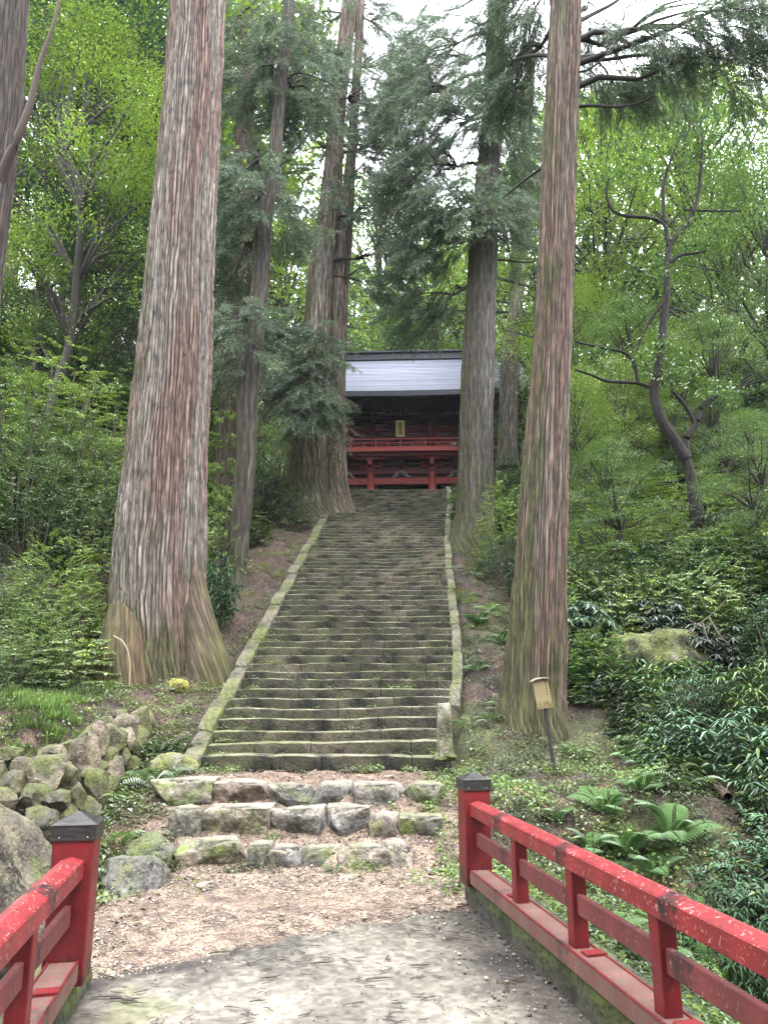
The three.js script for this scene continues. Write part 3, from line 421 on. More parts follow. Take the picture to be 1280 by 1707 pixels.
  bx('rafter_board', -6.6, 6.6, 7.26, 7.31, -0.4, 2.2, mdk).rotation.x = 0;
  { // roof: shallow-curved courses of metal shingles with a stepped edge
    const prof = []; const N = 26, z1 = 2.55, y1 = 7.28, z2 = -2.5, y2 = 11.35; for (let k = 0; k <= N; k++) { const t = k / N; prof.push([lerp(z1, z2, t), y1 + (y2 - y1) * (0.78 * t + 0.22 * t * t)]); }
    const L = 6.75, mk = (s) => { const P = [], I = [], U = [], CC = []; for (let k = 0; k < N; k++) { const [za, ya] = prof[k], [zb, yb] = prof[k + 1]; const nx = 40, o = P.length / 3;
        for (let j = 0; j <= nx; j++) { const x = lerp(-L, L, j / nx), lift = 0.22 * Math.pow(Math.abs(x) / L, 4) * (1 - k / N); const Z = (z) => s > 0 ? z : 2 * z2 - z; const ct = 0.86 + 0.2 * ((Math.sin(k * 91.7) * 437.5) % 1) + 0.07 * N2(x * 1.3, k * 2.1); for (let q = 0; q < 3; q++) CC.push(ct * 0.97, ct * 0.97, ct); P.push(x, ya + lift + 0.002, Z(za), x, ya + 0.035 + lift, Z(za), x, yb + lift + 0.002, Z(zb)); U.push(x, za, x, za + 0.05, x, zb); }
        for (let j = 0; j < nx; j++) { const a = o + j * 3; for (const [p, q] of [[0, 1], [1, 2]]) { const e = [a + p, a + 3 + p, a + q, a + q, a + 3 + p, a + 3 + q]; if (s < 0) e.reverse(); I.push(...e); } } }
      const g = new THREE.BufferGeometry(); g.setAttribute('position', new THREE.Float32BufferAttribute(P, 3)); g.setAttribute('uv', new THREE.Float32BufferAttribute(U, 2)); g.setAttribute('color', new THREE.Float32BufferAttribute(CC, 3)); g.setIndex(I); g.computeVertexNormals(); return toCreasedNormals(g, 0.4); };
    const mRoof = std({ color: new THREE.Color(0.185, 0.195, 0.24), roughness: 0.6, metalness: 0.35, vertexColors: true });
    const rf = mesh('roof', mergeGeometries([mk(1), mk(-1)]), mRoof, G);
    const edge = new THREE.Shape(); edge.moveTo(-6.8, 0.2); edge.quadraticCurveTo(-4, -0.02, 0, -0.02); edge.quadraticCurveTo(4, -0.02, 6.8, 0.2); edge.lineTo(6.8, 0.46); edge.quadraticCurveTo(4, 0.26, 0, 0.26); edge.quadraticCurveTo(-4, 0.26, -6.8, 0.46); edge.closePath(); const eg = new THREE.ExtrudeGeometry(edge, { depth: 0.3, bevelEnabled: false, curveSegments: 24 }); eg.translate(0, 7.05, 2.3); mesh('eave_board', eg, ridgeM, rf); const eg2 = eg.clone(); eg2.translate(0, 0, -9.9); mesh('eave_board', eg2, ridgeM, rf);
    bx('ridge', -6.8, 6.8, 11.22, 11.62, -2.78, -2.22, ridgeM, rf); bx('ridge_cap', -6.95, 6.95, 11.622, 11.72, -2.9, -2.1, ridgeM, rf);
    const tri = new THREE.Shape(); tri.moveTo(2.2, 7.3); tri.lineTo(-2.5, 11.0); tri.lineTo(-7.2, 7.3); tri.closePath(); for (const x of [-5.1, 5.1]) { const g = new THREE.ExtrudeGeometry(tri, { depth: 0.1, bevelEnabled: false }); g.rotateY(-Math.PI / 2); g.translate(x, 0, 0); mesh('gable_wall', g, md, G); } }
  bx('back_wall', -4.1, 4.1, 0.16, 4.6, DEP - 0.1, DEP, mdk); for (const x of [-4.2, 4.1]) bx('end_wall', x, x + 0.1, 0.16, 4.6, DEP, -0.25, md); for (const x of [-1.6, 1.55]) bx('inner_wall', x, x + 0.05, 0.16, 4.6, DEP, -0.5, mdk); bx('ceiling', -4.1, 4.1, 4.4, 4.45, DEP, -0.4, mdk);
}
// ------------------------------------------------------------------ trees: trunks with furrowed bark
// path: points with radius, bottom to top. The bark is real relief: plates between vertical furrows.
function trunkGeo(path, { seg = 64, dv = 0.2, seed = 1, depth = 0.02, freq = 9, tone = [0.19, 0.13, 0.10], tone2 = [0.24, 0.215, 0.19], dark = [0.035, 0.025, 0.02], mossSide = Math.PI, mossTop = 3, moss = 0.8, mossC2 = [0.085, 0.09, 0.026], flare = 0, flareN = 5, strips = 30, sunk = 0 }) {
  const pts = [], rads = []; const curve = new THREE.CatmullRomCurve3(path.map((q) => q[0]), false, 'centripetal'); const len = curve.getLength(), n = Math.ceil(len / dv);
  const cum = [0]; for (let i = 1; i < path.length; i++) cum.push(cum[i - 1] + path[i][0].distanceTo(path[i - 1][0]));
  for (let k = 0; k <= n; k++) { const p = curve.getPointAt(k / n), s = k / n * cum[cum.length - 1]; let j = 0; while (j + 2 < cum.length && cum[j + 1] < s) j++; const t = clamp((s - cum[j]) / (cum[j + 1] - cum[j])); pts.push(p); rads.push(lerp(path[j][1], path[j + 1][1], t)); }
  const P = [], C = [], U = [], I = [], y0 = pts[0].y;
  for (let k = 0; k <= n; k++) { const p = pts[k], r = rads[k], hh = p.y - y0;
    for (let j = 0; j <= seg; j++) { const th = j / seg * Math.PI * 2, cx = Math.cos(th), cz = Math.sin(th), X = cx * r * freq, Z = cz * r * freq, Y = p.y;
      const q0 = j / seg * strips + N3(cx * 2.2 + seed, Y * 0.25, cz * 2.2) * 0.9 + N3(X * 0.5, Y * 0.9 + seed, Z * 0.5) * 0.25 + N3(X, Y * 5, Z) * 0.05, cell = Math.floor(q0), f = q0 - cell, cm = ((cell % strips) + strips) % strips;
      const hs = (k) => { const v = Math.sin(cm * 127.1 + k * 311.7 + seed * 74.7) * 43758.5453; return v - Math.floor(v); };
      const pieceLen = 0.35 + 0.9 * hs(1), pq = (Y + hs(2) * 9 + 0.15 * N3(X, Y, Z)) / pieceLen, piece = Math.floor(pq), pf = pq - piece, ph = hs(3 + piece * 1.7), ph2 = hs(11 + piece * 2.3);
      const edge = Math.min(f, 1 - f) * 2, wid = 0.22 + 0.4 * ph2, fine = N3(X * 2.6 + 9, Y * 0.8, Z * 2.6 + seed), plate = N3(X * 0.8 + 40, Y * 1.6 + seed, Z * 0.8);
      const crack = sst(0.0, wid, edge) * (0.6 + 0.4 * sst(0, 0.05, Math.min(pf, 1 - pf) * pieceLen)) * (0.75 + 0.25 * sst(0, 0.35, Math.abs(fine)));
      const big = N3(cx * 1.2 + seed * 3, Y * 0.12, cz * 1.2);
      const lobe = 1 + flare * Math.exp(-Math.max(0, hh - sunk) / 0.7) * (0.55 + 0.45 * Math.cos(th * flareN + seed + hh)) + 0.03 * big + 0.02 * N3(cx * 2 + seed, Y * 0.5, cz * 2);
      const rr = r * lobe - depth * (1 - crack) + depth * (0.5 * (ph - 0.5) + 0.2 * fine);
      P.push(p.x + cx * rr, p.y, p.z + cz * rr); U.push(th * r * 2.6 + seed, p.y * 2.2);
      const gr = sst(-0.3, 0.5, N3(cx * 1.3 + seed * 7, Y * 0.16, cz * 1.3) + 0.5 * (ph - 0.5) + 0.15 * plate); let c = mix3(tone, tone2, gr); const br = 0.82 + 0.30 * ph2 + 0.2 * fine + 0.14 * N3(X * 4, Y * 9, Z * 4); c = [c[0] * br, c[1] * br, c[2] * br]; c = mix3(dark, c, 0.17 + 0.83 * Math.pow(crack, 1.2));
      const dm = Math.cos(th - mossSide) * 0.5 + 0.5; const mn = fbm3(X * 0.3 + seed, Y * 0.6, Z * 0.3, 3); const mo = clamp((sst(0.55, 0.95, dm) * 0.75 + 1.1 * Math.exp(-Math.max(0, hh - sunk) / mossTop * 2.2) - 0.3 + mn * 1.0) * moss);
      c = mix3(c, mossC2, mo * (0.55 + 0.35 * crack)); C.push(...c); } }
  for (let k = 0; k < n; k++) for (let j = 0; j < seg; j++) { const a = k * (seg + 1) + j, b = a + 1, c = a + seg + 1, d = c + 1; I.push(a, c, b, b, c, d); }
  const g = new THREE.BufferGeometry(); g.setAttribute('position', new THREE.Float32BufferAttribute(P, 3)); g.setAttribute('color', new THREE.Float32BufferAttribute(C, 3)); g.setAttribute('uv', new THREE.Float32BufferAttribute(U, 2)); g.setIndex(I); g.computeVertexNormals(); return g;
}
const pxPath = (D, list) => list.map(([x, y, w]) => [at(x, y, D), w / 2 * mpp(y, D)]);
// cedar sprays: hanging branchlets set with needles
const NEEDLE = [[0.095, 0.155, 0.07], [0.125, 0.19, 0.075], [0.078, 0.13, 0.068]], BROWN = [0.11, 0.075, 0.04];
function sprayGeo(seed, n = 16, L = 0.85, droop = 0.7, dead = 0.06) { const R = mulberry(seed), g = new GB(); const pts = []; for (let k = 0; k <= 5; k++) { const t = k / 5; pts.push(V(t * L * 0.8, -droop * L * t * t * 0.8 + 0.06 * t, (R() - 0.5) * 0.06)); }
  g.tube(pts, [0.012, 0.01, 0.008, 0.006, 0.005, 0.003], 4, [0.06, 0.05, 0.035]);
  for (let k = 0; k < n; k++) { const t = 0.12 + 0.88 * k / n, i = Math.min(4, Math.floor(t * 5)), p = pts[i].clone().lerp(pts[i + 1], t * 5 - i), sgn = k % 2 ? 1 : -1; const brown = R() < dead;
    const dir = V(0.5 + 0.5 * R(), -0.35 - droop * 0.7 * R(), sgn * rnd(R, 0.3, 1)).normalize(), bl = rnd(R, 0.18, 0.36), base0 = brown ? BROWN : NEEDLE[Math.floor(R() * 3)]; let q = p.clone();
    for (let m = 0; m < 10; m++) { q = q.clone().addScaledVector(dir, bl / 10); dir.y -= 0.05; dir.normalize(); for (let w = 0; w < 4; w++) { const nd = dir.clone().multiplyScalar(0.85).add(unit(R).multiplyScalar(0.6)).normalize(); g.leaf(q, nd, unit(R), rnd(R, 0.06, 0.11), rnd(R, 0.006, 0.010), jit(R, base0, 0.35), 0.1, 0); } } }
  return g.geo(); }
const SPRAYS = [1, 2, 3, 4].map((s) => sprayGeo(900 + s)); const DRYSPRAY = sprayGeo(950, 16, 0.9, 1.0, 0.85);
// foliage of a foreground cedar: the clumps are listed where they hang; sprays radiate outwards and down from each clump's twigs
function cedarFoliage(tree, seed, clumps, axis) {
  const R = mulberry(seed), sets = SPRAYS.map(() => []), dry = [];
  for (const [px, py, rx, ry, D, n, dead = 0] of clumps) {
    const tw = new GB(), c = at(px, py, D), m = mpp(py, D), a = rx * m, b = ry * m, ax = axis(c.y), hub = V(lerp(c.x, ax.x, 0.55), c.y + b * 0.35, lerp(c.z, ax.z, 0.55));
    for (let k = 0; k < n; k++) { const u = unit(R), r = Math.cbrt(R()); const p = V(c.x + u.x * r * a, c.y + u.y * r * b, c.z + u.z * r * Math.max(a, b) * 0.8); const out = p.clone().sub(hub).setY(0); const yaw = Math.atan2(-out.z, out.x) + rnd(R, -0.9, 0.9);
      const mt = new THREE.Matrix4().compose(p, new THREE.Quaternion().setFromEuler(new THREE.Euler(rnd(R, -0.5, 0.5), yaw, rnd(R, -0.5, 0.35), 'YZX')), V(1, 1, 1).multiplyScalar(rnd(R, 0.75, 1.3)));
      if (R() < dead) dry.push(mt); else sets[Math.floor(R() * 4)].push(mt);
      if (k % 7 === 0) { const mid = hub.clone().lerp(p, 0.5); mid.y += 0.25; tw.tube([hub, hub.clone().lerp(mid, 0.5).add(V(rnd(R, -0.1, 0.1), rnd(R, -0.08, 0.12), 0)), mid, mid.clone().lerp(p, 0.5).add(V(0, 0.05, 0)), p], [0.035, 0.028, 0.02, 0.014, 0.006], 5, [0.03, 0.025, 0.02]); } }
    tw.tube([V(ax.x, hub.y - 0.1, ax.z), hub.clone().lerp(V(ax.x, hub.y, ax.z), 0.5).add(V(0, 0.15, 0)), hub], [0.07, 0.055, 0.036], 6, [0.03, 0.025, 0.02]);
    mesh('branch', tw.geo(), M.twig, tree);
  }
  const cols = (arr) => arr.map(() => { const k = rnd(R, 0.75, 1.3); return new THREE.Color().setRGB(k * rnd(R, 0.9, 1.15), k, k * rnd(R, 0.85, 1.1)); });
  sets.forEach((s, i) => s.length && instanced('foliage', SPRAYS[i], M.needle, s, cols(s), tree)); if (dry.length) instanced('dry_foliage', DRYSPRAY, M.needle, dry, cols(dry), tree);
}
const axisOf = (path) => (y) => { for (let i = 0; i + 1 < path.length; i++) if (y <= path[i + 1][0].y) return path[i][0].clone().lerp(path[i + 1][0], clamp((y - path[i][0].y) / (path[i + 1][0].y - path[i][0].y))); return path[path.length - 1][0].clone(); };
function cedar(label, D, list, opt, clumps = [], limbs = []) {
  const t = thing('cedar_tree', label, 'tree'); const path = pxPath(D, list); mesh('trunk', trunkGeo(path, opt), M.bark, t);
  if (clumps.length) cedarFoliage(t, opt.seed * 13, clumps, axisOf(path));
  limbs.forEach((l) => { const g = new GB(); const col = l.col || [0.028, 0.023, 0.019]; g.tube(new THREE.CatmullRomCurve3(l.pts.map(([x, y, dd]) => at(x, y, D + (dd || 0)))).getPoints(14), l.r, 7, col); mesh('branch', g.geo(), M.twig, t); });
  return [t, path];
}
const REDBARK = { tone: [0.30, 0.205, 0.17], tone2: [0.34, 0.305, 0.27] };
const [cA] = cedar('thickest cedar, with pinkish furrowed bark, between the bushes and the staircase', 13.6, [[262, 1210, 215], [264, 1125, 190], [266, 1085, 172], [266, 1040, 164], [265, 985, 156], [268, 900, 150], [278, 760, 133], [291, 600, 121], [303, 400, 107], [318, 200, 97], [329, 0, 91], [340, -260, 82]], { ...REDBARK, seg: 480, dv: 0.05, seed: 3, depth: 0.042, freq: 7, strips: 74, sunk: 1.3, mossSide: Math.PI * 0.98, mossTop: 1.8, moss: 1.05, flare: 0.07, flareN: 6 });
{ // the mossy root swelling at its left foot
  const ro = { tone: [0.20, 0.13, 0.065], tone2: [0.15, 0.12, 0.055], dark: [0.11, 0.085, 0.04], strips: 26, depth: 0.007, freq: 9, moss: 1.25, mossTop: 1.5, mossSide: Math.PI * 0.9, mossC2: [0.11, 0.118, 0.034], seg: 110, dv: 0.06 };
  mesh('root', trunkGeo([[266, 830, 16, 13.8], [248, 910, 40, 13.6], [232, 975, 64, 13.4], [220, 1030, 84, 13.15], [213, 1080, 98, 12.98], [211, 1120, 106, 12.9], [210, 1160, 116, 12.85], [208, 1230, 130, 12.8]].reverse().map(([x, y, w, d]) => [at(x, y, d), w / 2 * mpp(y, d)]), { ...ro, seed: 61 }), M.bark, cA);
  mesh('root', trunkGeo([[312, 860, 16, 13.6], [322, 950, 34, 13.4], [332, 1020, 48, 13.2], [340, 1065, 60, 13.1], [347, 1100, 72, 13.0], [352, 1160, 96, 13]].reverse().map(([x, y, w, d]) => [at(x, y, d), w / 2 * mpp(y, d)]), { ...ro, tone: [0.15, 0.11, 0.075], seed: 67, mossC2: [0.11, 0.115, 0.03], mossSide: 0 }), M.bark, cA); }
{ const v = new GB(); const pts = new THREE.CatmullRomCurve3([[190, 1060, 12.35], [207, 1072, 12.2], [217, 1100, 12.15], [216, 1145, 12.1]].map(([x, y, d]) => at(x, y, d))).getPoints(10); v.tube(pts, pts.map(() => 0.013), 6, [0.22, 0.17, 0.11]); tag(mesh('vine', v.geo(), M.twig), 'thin pale vine hanging over the mossy root of the thickest cedar', 'vine'); }
cedar('tall straight reddish cedar beside the small wooden sign', 11.5, [[882, 1270, 155], [884, 1235, 132], [886, 1205, 116], [889, 1160, 105], [894, 1085, 100], [900, 960, 88], [909, 760, 76], [915, 660, 70], [921, 560, 63], [931, 280, 57], [943, 0, 51], [952, -260, 46]], { ...REDBARK, tone: [0.225, 0.145, 0.11], tone2: [0.25, 0.205, 0.165], seg: 340, dv: 0.05, seed: 8, depth: 0.026, freq: 11, strips: 52, sunk: 0.6, mossSide: Math.PI * 0.93, mossTop: 3.0, moss: 1.5, mossC2: [0.09, 0.098, 0.028], flare: 0.12, flareN: 5 },
  [[880, 25, 60, 70, 12.3, 60], [1000, 130, 60, 50, 12, 20], [1080, 90, 90, 50, 11.5, 42], [1180, 50, 80, 55, 11, 42], [990, 50, 30, 30, 12, 10], [1225, 120, 40, 30, 11, 14], [860, 130, 50, 40, 12.6, 30]],
  [{ pts: [[950, 178, 0], [985, 176, 0], [1030, 178, 0], [1062, 172, -0.1], [1090, 160, -0.2]], r: 0.035 }, { pts: [[952, 110, 0], [1020, 85, -0.2], [1090, 60, -0.4], [1170, 25, -0.6], [1260, -5, -0.8]], r: 0.06 }, { pts: [[950, 97, 0], [1000, 100, 0], [1080, 92, -0.3], [1130, 108, -0.4]], r: 0.045 }, { pts: [[945, 45, 0], [985, 25, 0.2], [1030, 0, 0.3], [1060, -30, 0.3]], r: 0.05 }, { pts: [[930, 95, 0], [895, 92, 0.4], [860, 100, 0.8], [845, 112, 1]], r: 0.045 }, { pts: [[928, 262, 0], [895, 285, 0.3], [862, 310, 0.8], [838, 330, 1.2]], r: 0.035 }, { pts: [[948, 120, 0], [975, 118, -0.2], [1000, 102, -0.4], [1040, 55, -0.6]], r: 0.025 }]);
cedar('slim leaning cedar just behind the thickest one', 17.6, [[390, 1040, 70], [391, 1000, 54], [392, 975, 44], [393, 955, 37], [402, 860, 34], [410, 760, 34], [413, 650, 35], [434, 472, 30], [439, 375, 28], [457, 279, 24], [463, 200, 20], [482, 0, 20], [496, -200, 18]], { seg: 150, dv: 0.16, seed: 14, depth: 0.02, strips: 26, sunk: 0.9, freq: 9, tone: [0.115, 0.095, 0.075], tone2: [0.155, 0.145, 0.125], mossSide: Math.PI * 0.9, moss: 0.9, mossTop: 3, flare: 0.1 },
  [[430, 130, 70, 55, 17.8, 70], [405, 290, 40, 60, 18, 50], [440, 345, 70, 60, 17.6, 80], [395, 430, 50, 50, 18, 45], [400, 560, 35, 70, 17.4, 45], [480, 90, 60, 80, 18, 60], [440, 30, 60, 50, 18.4, 40], [510, 170, 50, 50, 18, 30]],
  [{ pts: [[463, 215, 0], [480, 130, 0], [500, 122, 0], [540, 135, 0], [597, 164, 0]], r: 0.035 }, { pts: [[456, 290, 0], [480, 262, -0.2], [505, 235, -0.4], [528, 200, -0.6]], r: 0.032 }, { pts: [[452, 275, 0], [450, 240, -0.3], [452, 215, -0.3]], r: 0.03 }, { pts: [[458, 195, 0], [480, 150, 0.2], [515, 90, 0.4], [530, 30, 0.4]], r: 0.035 }]);
cedar('knotty brown cedar standing behind the slim leaning one', 24, [[376, 830, 52], [378, 790, 43], [381, 665, 32], [390, 570, 34], [398, 500, 38], [404, 420, 33], [400, 340, 29], [410, 160, 27], [412, 0, 26], [414, -150, 22]], { seg: 110, dv: 0.2, seed: 19, depth: 0.035, strips: 20, freq: 5, tone: [0.18, 0.12, 0.09], tone2: [0.19, 0.16, 0.13], moss: 0.4 },
  [[360, 380, 50, 70, 24, 50], [385, 200, 60, 90, 24, 70], [370, 510, 35, 50, 24, 30], [420, 60, 40, 60, 24, 40]]);
{ const opt = { seg: 200, dv: 0.15, depth: 0.03, strips: 34, sunk: 0.6, freq: 5.5, tone: [0.31, 0.24, 0.19], tone2: [0.40, 0.36, 0.31], mossSide: Math.PI * 0.95, moss: 1.25, mossTop: 5, flare: 0.14 };
  const t = thing('twin_cedar', 'twin-trunked cedar at the upper left of the staircase', 'tree'); const pa = pxPath(25, [[508, 885, 135], [512, 862, 108], [514, 840, 84], [514, 811, 69], [517, 740, 62], [526, 614, 46], [534, 472, 44], [543, 408, 43], [550, 343, 37], [556, 279, 32], [561, 200, 28], [583, 0, 27], [596, -150, 24]]), pb = pxPath(25.1, [[568, 872, 70], [564, 850, 54], [561, 811, 40], [561, 740, 30], [563, 633, 26], [568, 472, 28], [574, 408, 27], [579, 343, 23], [584, 279, 17], [590, 200, 15], [602, 0, 14]]);
  mesh('trunk', trunkGeo(pa, { ...opt, seed: 23 }), M.bark, t); mesh('trunk', trunkGeo(pb, { ...opt, seg: 120, strips: 22, seed: 27, moss: 0.5 }), M.bark, t);
  cedarFoliage(t, 231, [[520, 590, 48, 52, 22.6, 85], [500, 650, 55, 60, 22.4, 90], [508, 680, 34, 48, 22, 50], [475, 560, 50, 50, 23, 60], [556, 725, 12, 46, 23.5, 13, 0.85], [542, 675, 18, 34, 23, 16, 0.2], [640, 360, 50, 50, 24, 50], [660, 430, 45, 40, 24, 30], [630, 470, 40, 45, 24.5, 26], [555, 340, 30, 35, 24, 26], [600, 170, 80, 50, 24.5, 110], [545, 130, 60, 60, 24.5, 70], [640, 250, 60, 50, 24, 60], [520, 250, 55, 40, 24.5, 40], [650, 130, 60, 60, 25, 70], [560, 50, 55, 60, 25.5, 60], [620, 40, 40, 50, 25.5, 40], [665, 60, 40, 50, 25.5, 34], [690, 260, 50, 50, 25, 50], [620, 300, 40, 45, 24.5, 40], [520, 60, 40, 50, 25.5, 30], [480, 640, 40, 40, 22.5, 24, 0.7]], axisOf(pa)); }
cedar('grey-barked cedar at the upper right edge of the staircase', 21, [[784, 950, 118], [786, 925, 92], [788, 895, 74], [791, 860, 65], [793, 740, 56], [795, 632, 56], [800, 527, 51], [805, 421, 48], [810, 316, 38], [817, 246, 36], [825, 105, 33], [828, 0, 30], [832, -150, 26]], { seg: 220, dv: 0.09, seed: 33, depth: 0.028, strips: 36, sunk: 0.6, freq: 8, tone: [0.125, 0.11, 0.095], tone2: [0.20, 0.19, 0.165], dark: [0.03, 0.026, 0.022], mossSide: Math.PI * 0.9, moss: 1.2, mossTop: 4, flare: 0.12 },
  [[800, 355, 60, 60, 20.2, 110], [740, 345, 50, 45, 20.6, 60], [810, 170, 60, 60, 20.2, 80], [745, 215, 55, 60, 20.8, 80], [700, 290, 60, 40, 21, 60], [850, 250, 45, 70, 21.5, 60], [720, 420, 40, 45, 21, 40], [735, 500, 35, 40, 21.4, 26], [690, 400, 40, 50, 22, 36], [700, 520, 40, 40, 22, 22], [860, 350, 40, 50, 21.5, 40], [690, 180, 55, 60, 21.4, 60], [770, 60, 40, 60, 21, 30], [740, 120, 50, 50, 21.3, 50], [690, 110, 55, 55, 22, 50], [650, 190, 45, 50, 22.5, 40], [720, 40, 30, 40, 22, 14], [880, 430, 30, 40, 22, 16]],
  [{ pts: [[822, 433, 0], [845, 434, 0.2], [870, 437, 0.3], [893, 436, 0.3]], r: 0.05 }, { pts: [[785, 470, 0], [758, 490, -0.2], [748, 460, -0.4], [766, 412, -0.6]], r: 0.03 }, { pts: [[800, 385, 0], [770, 350, 0.2], [740, 300, 0.4], [700, 235, 0.5]], r: 0.04 }]);
cedar('pale-trunked cedar farther up behind the grey-barked one', 33, [[845, 780, 40], [846, 740, 32], [847, 690, 30], [849, 596, 28], [860, 509, 22], [868, 430, 20], [871, 351, 18], [877, 280, 15], [885, 100, 13]], { seg: 100, dv: 0.25, strips: 20, seed: 37, depth: 0.03, freq: 4, tone: [0.2, 0.17, 0.14], tone2: [0.26, 0.24, 0.21], moss: 0.5 },
  [[870, 300, 50, 70, 33, 60], [855, 200, 50, 60, 33, 50], [890, 230, 40, 60, 33, 40]]);
cedar('dark trunk leaning in at the upper left corner', 12, [[-70, 760, 70], [-45, 600, 64], [-20, 400, 58], [2, 250, 52], [22, 0, 50], [40, -220, 46]], { seg: 160, dv: 0.16, strips: 30, seed: 41, depth: 0.03, freq: 8, tone: [0.10, 0.075, 0.06], tone2: [0.13, 0.115, 0.10], moss: 0.4 }, [],
  [{ pts: [[-8, 345, 0], [5, 290, -0.2], [28, 235, -0.4], [50, 178, -0.5], [66, 110, -0.6], [90, 40, -0.7], [104, -30, -0.7]], r: Array.from({ length: 15 }, (_, k) => 0.1 * Math.pow(1 - k / 15.5, 1.2) + 0.012), col: [0.06, 0.042, 0.033] }, { pts: [[-5, 330, 0], [20, 300, 0.2], [40, 285, 0.3]], r: 0.05 }]);

// ------------------------------------------------------------------ broadleaf trees
const LEAF = { bright: [[0.205, 0.31, 0.045], [0.25, 0.35, 0.05], [0.165, 0.27, 0.045]], mid: [[0.12, 0.205, 0.05], [0.15, 0.235, 0.052], [0.095, 0.17, 0.045]], dark: [[0.05, 0.105, 0.036], [0.066, 0.125, 0.04], [0.042, 0.085, 0.034]], olive: [[0.14, 0.21, 0.06], [0.12, 0.19, 0.055], [0.10, 0.165, 0.055]] };
// a unit tree: 1 m of scale = 10 m of height. layered sprays of leaves on forking limbs
function broadProto(seed, { clumps = 76, per = 370, leaf = 0.076, aspect = 0.55, flat = 0.32, low = 0.28, spread = 3.4, H = 10, trunkR = 0.16 }) {
  const R = mulberry(seed), g = new GB(), w = new GB(); const bend = [V(0, -0.6, 0)]; for (let k = 1; k <= 6; k++) bend.push(V(rnd(R, -0.35, 0.35) * k * 0.35, H * 0.13 * k, rnd(R, -0.35, 0.35) * k * 0.3));
  w.tube(new THREE.CatmullRomCurve3(bend).getPoints(16), Array.from({ length: 17 }, (_, k) => trunkR * (1 - 0.8 * k / 16)), 8, [0.03, 0.025, 0.02]);
  for (let c = 0; c < clumps; c++) { const t = lerp(low, 1, Math.pow((c + 0.5) / clumps, 0.85)), prof = Math.sin(Math.PI * clamp((t - low) / (1 - low) * 0.86 + 0.12)) , a = R() * Math.PI * 2, r = spread * prof * Math.sqrt(0.15 + 0.85 * R()); const ctr = V(Math.cos(a) * r, H * t, Math.sin(a) * r);
    if (c % 2 === 0) { const s = bend[Math.min(6, Math.max(1, Math.floor(t * 6)))], m = s.clone().lerp(ctr, 0.5).add(V(0, 0.25, 0)); w.tube([s, s.clone().lerp(m, 0.6).add(V(rnd(R, -0.2, 0.2), 0.1, rnd(R, -0.2, 0.2))), m, ctr], [trunkR * 0.42, trunkR * 0.3, trunkR * 0.2, 0.015], 5, [0.024, 0.02, 0.017]); }
    const cr = rnd(R, 0.55, 1.25), tl = rnd(R, 0, 0.35) , ta = R() * 6.28, nrm = V(Math.cos(ta) * tl + ctr.x * 0.06, 1, Math.sin(ta) * tl + ctr.z * 0.06).normalize(), e1 = V(1, 0, 0).addScaledVector(nrm, -nrm.x).normalize(), e2 = nrm.clone().cross(e1); const tone = rnd(R, 0.7, 1.3);
    for (let k = 0; k < per; k++) { const an = R() * 6.28, rr = cr * Math.sqrt(R()); const p = ctr.clone().addScaledVector(e1, Math.cos(an) * rr).addScaledVector(e2, Math.sin(an) * rr).addScaledVector(nrm, (R() - 0.5) * flat * 2 - rr * rr * 0.18);
      const d = V(Math.cos(an) + (R() - 0.5) * 1.4, -0.25 + (R() - 0.5) * 0.7, Math.sin(an) + (R() - 0.5) * 1.4).normalize(), up = V((R() - 0.5) * 0.9, 1, (R() - 0.5) * 0.9).normalize(); const L = leaf * rnd(R, 0.7, 1.3), k1 = tone * rnd(R, 0.75, 1.25); g.leaf(p, d, up, L, L * aspect, [k1, k1, k1], 0.2, 0.15); } }
  return { crown: g.geo(), wood: w.geo() };
}
const tinted = new Map();
function tint(geo, key, pal, seed) { const k = geo.uuid + key; if (tinted.has(k)) return tinted.get(k); const g = geo.clone(), c = g.attributes.color, R = mulberry(seed); for (let i = 0; i < c.count; i += 4) { const p = pal[Math.floor(R() * pal.length)], h = rnd(R, 0.9, 1.12); for (let q = 0; q < 4; q++) { const v = c.getX(i + q); c.setXYZ(i + q, p[0] * v * h, p[1] * v, p[2] * v); } } tinted.set(k, g); return g; }
const BP = [broadProto(301, {}), broadProto(302, { clumps: 92, per: 310, leaf: 0.074, flat: 0.2, spread: 3.8, low: 0.2 }), broadProto(303, { clumps: 66, per: 400, leaf: 0.076, flat: 0.5, spread: 2.8, low: 0.35 }), broadProto(304, { clumps: 100, per: 300, leaf: 0.072, flat: 0.16, spread: 4.2, low: 0.25 })];
const BF = [broadProto(301, { per: 130, leaf: 0.125 }), broadProto(302, { clumps: 92, per: 110, leaf: 0.125, flat: 0.2, spread: 3.8, low: 0.2 }), broadProto(303, { clumps: 66, per: 140, leaf: 0.125, flat: 0.5, spread: 2.8, low: 0.35 }), broadProto(304, { clumps: 100, per: 110, leaf: 0.12, flat: 0.16, spread: 4.2, low: 0.25 })];
const treeProtos = new Map();
function broadTree(px, D, topPy, wide, kind, v, label, group) {
  const p = gAt(px, D), top = at(px, topPy, D).y, h = Math.max(3, top - p.y); const far = D >= 30, set = far ? BF : BP, key = kind + v + far; let t;
  if (!treeProtos.has(key)) { t = thing('broadleaf_tree', label, 'tree', [0, 0, 0], group); mesh('trunk', set[v].wood, M.twig, t); mesh('crown', tint(set[v].crown, kind, LEAF[kind], 7 + v), M.leaf, t); treeProtos.set(key, t); } else t = copyOf(treeProtos.get(key), label, group);
  t.position.copy(p); t.scale.set(wide * h / 10, h / 10, wide * h / 10); t.rotation.y = (px * 0.37 + D) % 6.28; return t;
}
